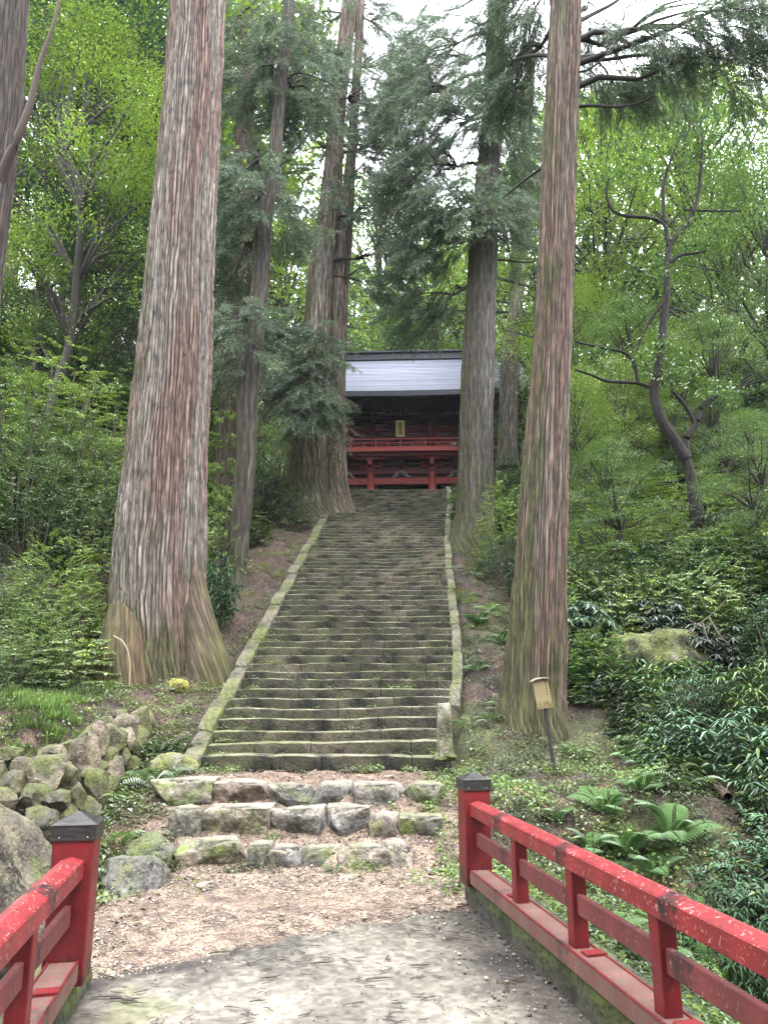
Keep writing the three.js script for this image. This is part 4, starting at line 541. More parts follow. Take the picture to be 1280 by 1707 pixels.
// left side
broadTree(150, 27, -60, 1.05, 'bright', 3, 'bright green maple high behind the upper left trunk');
broadTree(55, 19, 30, 0.75, 'bright', 0, 'bright green sapling leafing beside the dark leaning trunk');
broadTree(245, 33, -60, 0.9, 'bright', 0, 'tall yellow-green tree showing just left of the thickest cedar');
broadTree(100, 36, -220, 1.0, 'mid', 1, 'tall mid-green tree rising behind the bright maple');
broadTree(10, 23, -100, 1.0, 'dark', 2, 'dark leafy tree at the left edge behind the leaning trunk');
broadTree(215, 27, 300, 0.9, 'dark', 0, 'dark tree filling the gap left of the thickest cedar');
broadTree(90, 28, 330, 0.9, 'dark', 2, 'dark evergreen above the left bank shrubs');
broadTree(110, 21.5, 320, 0.75, 'dark', 1, 'dark spreading tree above the left bank shrubs, nearest of its kind');
broadTree(225, 22.5, 350, 0.7, 'dark', 0, 'dark tree touching the left outline of the thickest cedar');
broadTree(20, 20.5, 330, 0.7, 'dark', 2, 'dark tree half cut by the left edge above the shrubs');
broadTree(340, 42, 150, 0.8, 'mid', 1, 'green tree glimpsed between the thickest cedar and the knotty one');
broadTree(470, 46, 380, 0.9, 'bright', 3, 'yellow-green tree showing between the slim cedar and the twin cedar');
broadTree(420, 36, 520, 0.9, 'mid', 0, 'mid-green tree low behind the slim leaning cedar');
// right side
broadTree(1040, 27, 190, 0.9, 'bright', 3, 'bright green tree right of the reddish cedar');
broadTree(700, 62, 330, 0.8, 'mid', 1, 'mid-green tree above the right part of the gate roof');
broadTree(625, 66, 300, 0.8, 'olive', 3, 'olive tree above the left part of the gate roof');
broadTree(760, 58, 400, 0.8, 'bright', 0, 'bright green tree just behind the grey-barked cedar above the gate roof');
broadTree(665, 52, 510, 0.9, 'mid', 2, 'low green tree right behind the gate ridge');
broadTree(1140, 34, 150, 0.95, 'mid', 0, 'tall leafy tree on the upper right slope');
broadTree(1250, 24, 130, 0.9, 'bright', 1, 'light green maple at the right edge');
broadTree(1000, 38, 170, 0.9, 'olive', 1, 'olive-tinted tree behind the reddish cedar');
broadTree(1190, 44, 170, 1.0, 'olive', 3, 'olive tree on the skyline at upper right');
broadTree(1330, 20, 250, 0.9, 'mid', 2, 'mid-green tree half cut by the right edge');
broadTree(900, 46, 300, 0.9, 'bright', 0, 'yellow-green tree seen between the pale cedar and the reddish cedar');
broadTree(1085, 21, 500, 1.0, 'mid', 1, 'low spreading mid-green tree behind the forked tree');
broadTree(1225, 19, 520, 1.0, 'mid', 3, 'layered green tree right of the forked tree');
broadTree(990, 23, 470, 0.8, 'bright', 2, 'bright leafy young tree close behind the reddish cedar');
broadTree(1265, 30, 300, 0.9, 'dark', 0, 'dark green tree behind the right edge maple');
broadTree(1060, 33, 420, 0.9, 'dark', 2, 'dark tree in the middle of the right slope');
broadTree(880, 36, 560, 0.9, 'mid', 2, 'small leafy tree behind the base of the pale-trunked cedar');
broadTree(1050, 18.8, 600, 0.9, 'bright', 0, 'light green sapling just left of the forked tree trunk');
broadTree(1225, 18.2, 640, 0.9, 'mid', 1, 'airy sapling right of the forked tree trunk');
broadTree(985, 18, 620, 0.9, 'bright', 2, 'bright sapling right against the reddish cedar trunk');
broadTree(1140, 20, 560, 1.0, 'bright', 3, 'layered bright sapling behind the fork of the forked tree');
broadTree(1275, 14.5, 690, 1.1, 'mid', 0, 'sapling cut by the right edge below the maple');
broadTree(1030, 15.5, 735, 1.2, 'mid', 1, 'low sapling over the long-leaved shrubs right of the reddish cedar');
{ // forked tree on the right slope with bare curving limbs
  const t = thing('forked_tree', 'slender dark tree with two curving forked limbs on the right slope', 'tree'); const D = 16; const w = new GB(), limb = (r, pts) => { const q = new THREE.CatmullRomCurve3(pts.map(([x, y, d]) => at(x, y, D + (d || 0)))).getPoints(18); w.tube(q, q.map((_, i) => lerp(r, r * 0.55, i / 18)), 9, [0.026, 0.022, 0.017], 0.5); };
  limb(0.18, [[1170, 930], [1162, 870], [1152, 800], [1141, 755]]); limb(0.145, [[1143, 765], [1126, 736], [1102, 700], [1090, 655], [1096, 616], [1101, 575]]); limb(0.10, [[1142, 760], [1143, 732], [1160, 706], [1169, 678], [1194, 660]]); limb(0.055, [[1158, 708], [1150, 690], [1135, 668], [1118, 650]]);
  limb(0.10, [[1101, 580], [1106, 530], [1111, 490], [1112, 425], [1120, 400]]); limb(0.06, [[1118, 404], [1142, 375], [1158, 345], [1167, 290], [1170, 215]]); limb(0.05, [[1113, 410], [1107, 375], [1085, 364], [1045, 360], [1022, 352], [1010, 322], [1014, 298]]); limb(0.045, [[1107, 370], [1105, 310], [1120, 260], [1140, 210]]);
  limb(0.045, [[1093, 650], [1062, 639], [1010, 635], [985, 625], [958, 616]]); limb(0.045, [[1062, 639], [1056, 605], [1040, 588], [1005, 580], [960, 570]]); limb(0.05, [[1112, 440], [1135, 425], [1160, 422], [1175, 418]]); limb(0.03, [[1140, 350], [1200, 352], [1260, 350]]); limb(0.04, [[1110, 500], [1085, 530], [1070, 560], [1060, 585]]);
  mesh('trunk', w.geo(), M.bark, t);
  const R = mulberry(71), g = new GB(); for (const [px, py, rx, ry, n] of [[1150, 180, 90, 50, 900], [1100, 250, 80, 50, 800], [1190, 260, 60, 50, 500], [1020, 290, 45, 35, 300], [1160, 400, 60, 30, 250], [1080, 470, 60, 40, 350], [1120, 620, 50, 30, 350], [1090, 590, 50, 30, 300], [1200, 650, 40, 30, 180], [990, 600, 35, 25, 120], [1240, 360, 50, 35, 300]]) { const c = at(px, py, D), m = mpp(py, D); for (let k = 0; k < n; k++) { const u = unit(R), r = Math.cbrt(R()), p = V(c.x + u.x * r * rx * m, c.y + Math.round(u.y * r * 3) / 3 * ry * m + (R() - 0.5) * 0.15, c.z + u.z * r * rx * m), an = R() * 6.28; g.leaf(p, V(Math.cos(an), -0.35 - R() * 0.3, Math.sin(an)).normalize(), V(R() - 0.5, 1.2, R() - 0.5).normalize(), rnd(R, 0.09, 0.16), rnd(R, 0.04, 0.06), jit(R, LEAF[k % 4 ? 'mid' : 'dark'][k % 3], 0.4), 0.2); } }
  mesh('crown', g.geo(), M.leaf, t); }
// ------------------------------------------------------------------ the cedar wood behind
function cedarProto(seed, H = 30, clear = 0.4) { const R = mulberry(seed), w = new GB(), g = new GB(); const tp = Array.from({ length: 12 }, (_, k) => V(0.25 * Math.sin(k * 0.7 + seed), H * k / 11 - 1, 0.2 * Math.cos(k + seed))); w.tube(tp, tp.map((_, k) => 0.42 * (1 - 0.85 * k / 11)), 10, [0.24, 0.19, 0.16]);
  for (let k = 0; k < 110; k++) { const t = lerp(clear, 1, k / 110), y = H * t, len = lerp(3.4, 0.5, (t - clear) / (1 - clear)) * rnd(R, 0.5, 1.15), a = k * 2.4 + R(), ca = Math.cos(a), sa = Math.sin(a), dead = R() < 0.15; const o = V(0.25 * Math.sin(t * 8 + seed), y, 0); const tip = o.clone().add(V(ca * len, -len * 0.28, sa * len)); w.tube([o, o.clone().lerp(tip, 0.5).add(V(0, 0.2, 0)), tip], [0.05, 0.03, 0.01], 4, [0.06, 0.05, 0.04]); if (dead) continue;
    const n = 15; for (let m = 0; m < n; m++) { const s = Math.pow(R(), 0.6), c0 = o.clone().lerp(tip, s).add(V(rnd(R, -0.35, 0.35), rnd(R, -0.15, 0.3), rnd(R, -0.35, 0.35))); const tone = NEEDLE[Math.floor(R() * 3)]; for (let q = 0; q < 6; q++) { const d = V(ca + rnd(R, -0.9, 0.9), -0.5 - R() * 0.5, sa + rnd(R, -0.9, 0.9)).normalize(); g.leaf(c0, d, unit(R), rnd(R, 0.28, 0.6), rnd(R, 0.06, 0.10), jit(R, [tone[0] * 1.35, tone[1] * 1.35, tone[2] * 1.25], 0.35), 0.25, 0); } } }
  return [w.geo(), g.geo()]; }
{ const protos = [cedarProto(1, 30, 0.42), cedarProto(2, 32, 0.55), cedarProto(3, 27, 0.32)], R = mulberry(808); const first = [];
  const put = (px, D, sc, v, label, group) => { let t; if (!first[v]) { t = thing('wood_cedar', label, 'tree', [0, 0, 0], group); mesh('trunk', protos[v][0], M.bark, t); mesh('crown', protos[v][1], M.needle, t); first[v] = t; } else t = copyOf(first[v], label, group); const p = gAt(px, D); t.position.copy(p); t.scale.set(sc * 1.05, sc, sc * 1.05); t.rotation.y = R() * 6.28; };
  const A = ['hazy cedar of the wood above and behind the gate roof', 'cedars behind the gate'], B = ['hazy cedar of the wood beyond the left bank', 'cedars beyond the left bank'], C = ['hazy cedar of the wood beyond the right slope', 'cedars beyond the right slope'];
  for (const [px, D, sc] of [[618, 56, 0.85], [646, 62, 0.9], [590, 68, 1.0], [700, 64, 0.95], [735, 58, 0.8], [665, 75, 1.1], [560, 60, 0.95], [760, 72, 1.0], [625, 84, 1.1], [690, 90, 1.2], [540, 80, 1.1], [780, 86, 1.1], [720, 100, 1.2], [600, 104, 1.2], [820, 62, 0.9], [655, 54, 0.6]]) put(px, D, sc, Math.floor(R() * 3), ...A);
  for (const [px, D, sc] of [[500, 56, 0.95], [455, 62, 1.0], [400, 54, 0.95], [340, 60, 1.0], [250, 46, 0.95], [180, 52, 1.0], [120, 46, 0.95], [60, 40, 0.9], [10, 48, 1.0], [220, 70, 1.1], [90, 75, 1.1], [380, 80, 1.1], [300, 38, 0.9], [-60, 36, 1.0], [150, 34, 0.8]]) put(px, D, sc, Math.floor(R() * 3), ...B);
  for (const [px, D, sc] of [[860, 70, 0.95], [930, 60, 0.8], [1000, 66, 0.85], [1080, 56, 0.8], [1150, 62, 0.85], [1230, 54, 0.8], [1310, 50, 0.85], [960, 85, 1.0], [1120, 80, 0.9], [1270, 75, 0.9], [900, 90, 1.1]]) put(px, D, sc, Math.floor(R() * 3), ...C);
  { const mats = []; for (let k = 0; k < 70; k++) { const a = rnd(R, -0.15, Math.PI + 0.15), r = rnd(R, 15, 34), s = rnd(R, 1.3, 2.1); mats.push(new THREE.Matrix4().compose(V(Math.cos(a) * r * 1.1, -3.5 + Math.max(0, r - 18) * 0.3, 2 + Math.sin(a) * r), new THREE.Quaternion().setFromEuler(new THREE.Euler(0, R() * 6.28, 0)), V(s, s, s))); }
    tag(instanced('wood', tint(BF[0].crown, 'dark', LEAF.dark, 9), M.leaf, mats), 'unseen dark green wood behind the camera, added to block low sky light', 'wood'); }  // unseen ring of trees, put in to keep horizon light off the risers
  // the far wood that reads as one mass
  const mats = [], cols = []; for (let k = 0; k < 150; k++) { const px = rnd(R, -300, 1580), D = rnd(R, 70, 130), p = gAt(px, D), s = rnd(R, 0.9, 1.5); mats.push(new THREE.Matrix4().compose(V(p.x, p.y - 1, p.z), new THREE.Quaternion().setFromEuler(new THREE.Euler(0, R() * 6.28, 0)), V(s * 1.4, s * 1.3, s * 1.4))); const q = rnd(R, 0.8, 1.25); cols.push(new THREE.Color().setRGB(q, q, q)); }
  tag(instanced('far_wood', tint(BF[0].crown, 'mid', LEAF.mid, 7), M.leaf, mats, cols), 'hazy green wood filling the far hillside', 'wood'); }
// ------------------------------------------------------------------ shrubs, each a thing with stems and leaves (unit: about 1 m high, 1 m wide)
const GREEN = { bright: LEAF.bright, fresh: [[0.16, 0.235, 0.048], [0.195, 0.275, 0.058], [0.125, 0.195, 0.045]], mid: [[0.10, 0.16, 0.044], [0.125, 0.19, 0.05], [0.08, 0.13, 0.04]], dark: [[0.04, 0.088, 0.034], [0.055, 0.108, 0.04], [0.032, 0.068, 0.03]], blue: [[0.075, 0.145, 0.07], [0.095, 0.175, 0.085], [0.055, 0.11, 0.055]] };
function shrubProto(seed, kind, fine = 1) { // fine: how many times smaller the leaves are than on a bush 1 m wide
  const R = mulberry(seed), g = new GB(), w = new GB();
  if (kind === 'lance') { // arching stems with whorls of long drooping leaves
    for (let s = 0; s < 46 * Math.pow(fine, 1.5); s++) { const a = R() * 6.28, r0 = R() * 0.3, r1 = r0 + R() * 0.38, h = rnd(R, 0.35, 1.0) * (1 - r1 * 0.5), b = V(Math.cos(a) * r0, -0.1, Math.sin(a) * r0), e = V(Math.cos(a) * r1, h, Math.sin(a) * r1), m = b.clone().lerp(e, 0.5).add(V(0, 0.08, 0)); w.tube([b, m, e], [0.007, 0.006, 0.004], 4, [0.06, 0.07, 0.03]); const tone = rnd(R, 0.75, 1.25);
      for (const t of [0.5, 0.75, 1]) { const p = m.clone().lerp(e, t * 2 - 1 < 0 ? 0 : t * 2 - 1), n = t === 1 ? 8 : 4, o = R() * 6.28; for (let k = 0; k < n; k++) { const an = o + k / n * 6.28 + R() * 0.4, d = V(Math.cos(an), rnd(R, -0.25, 0.35), Math.sin(an)).normalize(), k1 = tone * rnd(R, 0.8, 1.2); g.leaf(p, d, V(-d.x * 0.2 + rnd(R, -0.3, 0.3), 1, -d.z * 0.2 + rnd(R, -0.3, 0.3)).normalize(), rnd(R, 0.11, 0.19) / fine, rnd(R, 0.03, 0.045) / fine, [k1, k1, k1], 0.35, 0.12); } } }
  } else { const layer = kind === 'layered', leaf = (kind === 'glossy' ? [0.075, 0.038] : layer ? [0.06, 0.03] : [0.06, 0.034]).map((v) => v / fine), NT = (kind === 'glossy' ? 120 : 170) * Math.pow(fine, 1.6);
    for (let s = 0; s < 9; s++) { const a = s * 0.7 + R(), b = V(Math.cos(a) * 0.06, -0.15, Math.sin(a) * 0.06), e = V(Math.cos(a) * rnd(R, 0.15, 0.4), rnd(R, 0.5, 0.95), Math.sin(a) * rnd(R, 0.15, 0.4)); w.tube([b, b.clone().lerp(e, 0.5).add(V(rnd(R, -0.06, 0.06), 0.05, rnd(R, -0.06, 0.06))), e], [0.014, 0.01, 0.005], 5, [0.07, 0.055, 0.04]); }
    for (let t = 0; t < NT; t++) { const u = unit(R), rr = Math.pow(R(), 0.35), hgt = 0.1 + 0.9 * Math.abs(u.y) * rr; const wd = 0.56 * Math.sqrt(Math.max(0.05, 1 - Math.pow(hgt, 2.6))); const a = Math.atan2(u.z, u.x), r = wd * Math.sqrt(0.1 + 0.9 * R()); let p = V(Math.cos(a) * r, layer ? Math.round(hgt * 6) / 6 * 0.98 + rnd(R, -0.03, 0.03) : hgt, Math.sin(a) * r); const an = a + rnd(R, -0.9, 0.9), d = V(Math.cos(an), layer ? rnd(R, -0.2, 0.1) : rnd(R, -0.3, 0.7), Math.sin(an)).normalize(), tone = rnd(R, 0.7, 1.3), nl = kind === 'glossy' ? 9 : 13, L = rnd(R, 0.16, 0.3) / Math.sqrt(fine);
      for (let k = 0; k < nl; k++) { const q = p.clone().addScaledVector(d, L * k / nl), sg = k % 2 ? 1 : -1, ld = V(d.x * 0.5 - d.z * sg * 0.8, d.y * 0.5 + rnd(R, -0.25, 0.2), d.z * 0.5 + d.x * sg * 0.8).normalize(), k1 = tone * rnd(R, 0.8, 1.2); g.leaf(q, ld, V(rnd(R, -0.35, 0.35), 1, rnd(R, -0.35, 0.35)).normalize(), leaf[0] * rnd(R, 0.75, 1.3), leaf[1] * rnd(R, 0.8, 1.2), [k1, k1, k1], 0.18, 0.15); } } }
  return { leaf: g.geo(), stem: w.geo() };
}
const SP = { lance: [shrubProto(1, 'lance'), shrubProto(2, 'lance')], small: [shrubProto(3, 'small'), shrubProto(4, 'small')], layered: [shrubProto(5, 'layered'), shrubProto(6, 'layered')], glossy: [shrubProto(7, 'glossy'), shrubProto(8, 'glossy')] };
const SPB = {}; for (const k of ['lance', 'small', 'layered', 'glossy']) SPB[k] = [shrubProto(21, k, 2.2), shrubProto(22, k, 2.2)];
const shrubFirst = new Map(); let shrubN = 0;
function shrub(px, topPy, D, widthPx, kind, pal, label, sink = 0.1) {
  const p = gAt(px, D), m = mpp(topPy, D), h = clamp(at(px, topPy, D).y - p.y, 0.35, 6), wd = widthPx * m, v = shrubN++ % 2, set = wd > 1.15 ? SPB : SP, key = kind + pal + v + (wd > 1.15); let t;
  if (!shrubFirst.has(key)) { t = thing('shrub', label, 'shrub'); mesh('stem', set[kind][v].stem, M.twig, t); mesh('foliage', tint(set[kind][v].leaf, pal, GREEN[pal], 31 + v), kind === 'glossy' || kind === 'lance' ? M.gloss : M.leaf, t); shrubFirst.set(key, t); } else t = copyOf(shrubFirst.get(key), label);
  t.position.set(p.x, p.y - sink, p.z); t.scale.set(wd, h, wd * 0.9); t.rotation.y = (px * 1.7 + D * 3) % 6.28; return t;
}
// big masses on the left bank are several shrubs grown together
const ball = (px, py, D, w, k, pal, label) => { const p = at(px, py, D), m = mpp(py, D), g = ground(p.x, D); return shrub(px, py - w * 0.35, D, w, k, pal, label); };
shrub(60, 570, 17.5, 210, 'layered', 'bright', 'tall light green layered shrub topping the left bank');
shrub(150, 605, 17, 170, 'layered', 'fresh', 'broad layered shrub on the left bank nearest the thickest cedar, upper tier');
shrub(-20, 600, 16, 200, 'small', 'mid', 'shrub cut by the left edge under the tall light green one');
shrub(95, 665, 16, 190, 'layered', 'mid', 'middle-tier layered shrub in the centre of the left bank');
shrub(185, 690, 16.4, 110, 'layered', 'bright', 'layered shrub with drooping tips close to the thickest cedar');
shrub(30, 720, 15, 170, 'small', 'mid', 'dark small-leaved shrub at the left edge half way up the bank');
shrub(130, 760, 15, 150, 'small', 'mid', 'dark bush hanging over the hollow in the left bank');
shrub(50, 800, 14.4, 120, 'glossy', 'dark', 'glossy dark bush above the hollow in the left bank');
shrub(90, 880, 13.6, 150, 'small', 'bright', 'bright bush below the hollow in the left bank');
shrub(165, 880, 13.9, 110, 'layered', 'bright', 'bright bush touching the left side of the thickest cedar');
shrub(30, 930, 13.2, 130, 'small', 'mid', 'low bush at the left edge above the grass terrace');
shrub(120, 960, 12.9, 150, 'small', 'fresh', 'spreading light green bush behind the grass terrace');
shrub(60, 1010, 12.3, 150, 'small', 'fresh', 'light leafy clump at the back of the grass terrace');
shrub(140, 1040, 12.2, 110, 'layered', 'fresh', 'light leafy clump beside the mossy root of the thickest cedar');
shrub(10, 1060, 11.8, 120, 'small', 'mid', 'low leafy clump at the left end of the grass terrace');
shrub(362, 900, 15, 64, 'lance', 'blue', 'bluish long-leaved plant at the right foot of the thickest cedar');
shrub(365, 810, 17.5, 60, 'small', 'fresh', 'small fresh green bush between the thickest and the slim cedar');
shrub(362, 640, 21, 50, 'layered', 'bright', 'bright green bush high between the thickest and the knotty cedar');
shrub(440, 770, 23.4, 80, 'glossy', 'dark', 'dark glossy bush at the left foot of the twin cedar');
shrub(465, 690, 27, 90, 'small', 'mid', 'leafy bush behind the left side of the twin cedar');
shrub(430, 640, 29, 90, 'layered', 'bright', 'light green bush uphill between the slim cedar and the twin cedar');
shrub(480, 800, 23, 60, 'small', 'mid', 'small bush on the mossy base of the twin cedar');
shrub(850, 790, 19.4, 90, 'small', 'bright', 'fresh green bush right of the grey-barked cedar');
shrub(845, 740, 26, 80, 'small', 'dark', 'rounded dark bush at the foot of the pale-trunked cedar');
shrub(840, 880, 18.4, 80, 'small', 'dark', 'dark bush in the hollow beside the grey-barked cedar');
shrub(765, 820, 26.4, 36, 'small', 'fresh', 'tiny bright bush at the stair head behind the grey-barked cedar');
shrub(1010, 800, 16, 160, 'layered', 'bright', 'bright layered shrub right behind the reddish cedar');
shrub(1100, 835, 15.6, 150, 'layered', 'fresh', 'layered shrub under the forked tree');
shrub(1165, 775, 17.6, 170, 'layered', 'bright', 'flat-topped bright shrub in front of the forked tree trunk');
shrub(975, 880, 14.2, 110, 'lance', 'mid', 'long-leaved shrub touching the right side of the reddish cedar');
shrub(1060, 910, 13.9, 160, 'lance', 'mid', 'large long-leaved shrub above the mossy boulder');
shrub(1150, 900, 14.2, 150, 'lance', 'mid', 'long-leaved shrub uphill and right of the mossy boulder');
shrub(1245, 860, 14.5, 150, 'small', 'mid', 'shrub at the right edge level with the forked tree base');
shrub(985, 960, 13.4, 90, 'lance', 'mid', 'low long-leaved shrub in the shade right of the reddish cedar');
shrub(1200, 990, 13, 150, 'lance', 'mid', 'broad long-leaved shrub uphill of the pale rock');
shrub(1275, 980, 12, 130, 'glossy', 'dark', 'glossy shrub cut by the right edge at mid height');
shrub(1020, 720, 22, 130, 'small', 'dark', 'dark shrub far behind the reddish cedar on the right slope');
shrub(1230, 740, 19.5, 130, 'small', 'mid', 'leafy shrub at the right edge behind the forked tree');
shrub(950, 700, 24, 80, 'small', 'mid', 'shrub peeking out right of the reddish cedar trunk');
shrub(1160, 1085, 10.9, 150, 'lance', 'blue', 'pale bluish long-leaved clump beside the pale rock');
shrub(1240, 1070, 10.4, 140, 'lance', 'mid', 'long-leaved clump at the right edge above the log');
shrub(1115, 1160, 10.2, 130, 'lance', 'blue', 'bluish clump right above the curved log');
shrub(1220, 1150, 9.4, 160, 'lance', 'blue', 'large bluish long-leaved clump behind the curved log');
shrub(1060, 1170, 10.8, 80, 'lance', 'mid', 'small long-leaved clump between the sign and the log');
shrub(1260, 1230, 8.4, 140, 'lance', 'dark', 'dark long-leaved clump at the right edge below the log');
shrub(1265, 1285, 8.0, 110, 'glossy', 'mid', 'glossy bush right of the log');
shrub(1235, 1330, 7.5, 160, 'glossy', 'blue', 'bluish glossy bush above the long railing at the right edge');
shrub(1150, 1370, 7.2, 110, 'glossy', 'dark', 'dark glossy bush over the ravine behind the large fern');
shrub(1270, 1440, 6.4, 130, 'glossy', 'mid', 'glossy bush at the right edge just over the railing');
shrub(1200, 1470, 6.3, 110, 'lance', 'dark', 'dark clump in the ravine close behind the railing');

// ------------------------------------------------------------------ ferns: arching fronds with toothed leaflets
function frondGeo(seed, L, arch, W = 0.2) { const R = mulberry(seed), g = new GB(); const n = 22, pts = []; for (let k = 0; k <= n; k++) { const t = k / n; pts.push(V(L * t * (1 - 0.12 * t), arch * L * (Math.sin(t * 2.3) * 0.75 - t * t * 0.35), 0.03 * Math.sin(t * 3 + seed))); }
  g.tube(pts, pts.map((_, k) => 0.005 * (1 - 0.8 * k / n)), 4, [0.10, 0.14, 0.04]);
  for (let k = 3; k < n; k++) { const t = k / n, w = W * L * 1.6 * Math.pow(Math.sin(Math.PI * clamp(0.12 + 0.88 * t)), 0.7) * 0.9, tan = pts[k + 1].clone().sub(pts[k]).normalize(); for (const s of [-1, 1]) { const d = V(tan.x * 0.35, tan.y * 0.35 - 0.12, s).normalize(), up = V(-tan.y, tan.x, 0).add(V(0, 0.4, 0)).normalize(); g.leaf(pts[k], d, up, w, 0.014 + w * 0.09, jit(R, [0.11, 0.21, 0.06], 0.2), 0.12, 0.05); for (let q = 1; q < 6; q++) { const b = pts[k].clone().addScaledVector(d, w * q / 6.5), l = (1 - q / 7.5) * w * 0.2 + 0.006; for (const e of [-1, 1]) { const dd = V(d.x * 0.5 + e * tan.x * 0.85, d.y + e * tan.y * 0.6, d.z * 0.5).normalize(); g.leaf(b, dd, up, l, l * 0.55, jit(R, [0.12, 0.225, 0.065], 0.2), 0.1, 0.05); } } } }
  return g.geo(); }
const FRONDS = [frondGeo(1, 0.62, 0.42), frondGeo(2, 0.55, 0.6), frondGeo(3, 0.7, 0.3)];
function hit(px, py) { const [a, b, c] = rayOf(px, py); let D = 3; while (D < 40 && 1.6 + b * D / c > ground(a * D / c, D)) D += 0.02; return V(a * D / c, ground(a * D / c, D), -D); }
let fernN = 0;
function fern(px, py, D, size, label, fronds = 9) { const R = mulberry(fernN++ * 31 + 5), p = hit(px, py + 12), k0 = -p.z / D; size *= 0.82 * Math.min(1.4, k0); const t = thing('fern', label, 'fern', [p.x, p.y - 0.03, p.z]); fronds = 5 + Math.floor(R() * 4);
  for (let k = 0; k < fronds; k++) { const f = mesh('frond', FRONDS[k % 3], M.leaf, t); f.rotation.set(rnd(R, -0.25, 0.25), k / fronds * 6.28 + rnd(R, -0.3, 0.3), rnd(R, 0.15, 0.7), 'YZX'); f.scale.setScalar(size * rnd(R, 0.75, 1.15)); } return t; }
fern(1010, 1345, 8.6, 0.9, 'pale green fern left of the curved log');
fern(1118, 1395, 7.6, 1.05, 'large upright fern over the ravine, the most complete of the ferns');
fern(1045, 1415, 7.5, 0.8, 'fern just left of the large upright fern');
fern(985, 1410, 8.0, 0.75, 'fern above the second baluster of the long railing');
fern(1090, 1455, 6.7, 0.8, 'fern below the large upright fern, near the top rail');
fern(800, 1030, 14.5, 1.0, 'fern by the right stair edge below the grey-barked cedar');
fern(835, 1060, 13.8, 0.9, 'fern between the stair edge and the reddish cedar');
fern(795, 1105, 13.0, 0.6, 'small fern right at the stair edge');
fern(1010, 1560, 5.6, 0.8, 'fern seen through the long railing beside its second baluster');
fern(1085, 1610, 5.0, 0.7, 'fern behind the third gap of the long railing');
fern(1220, 1640, 4.6, 0.8, 'fern in the lower right corner behind the railing');
fern(930, 1360, 8.8, 0.6, 'low fern between the sign and the railing');
fern(1070, 1310, 9.0, 0.7, 'fern tucked under the left end of the curved log');
fern(1160, 1540, 5.4, 0.7, 'fern showing between top and middle rail at the right');

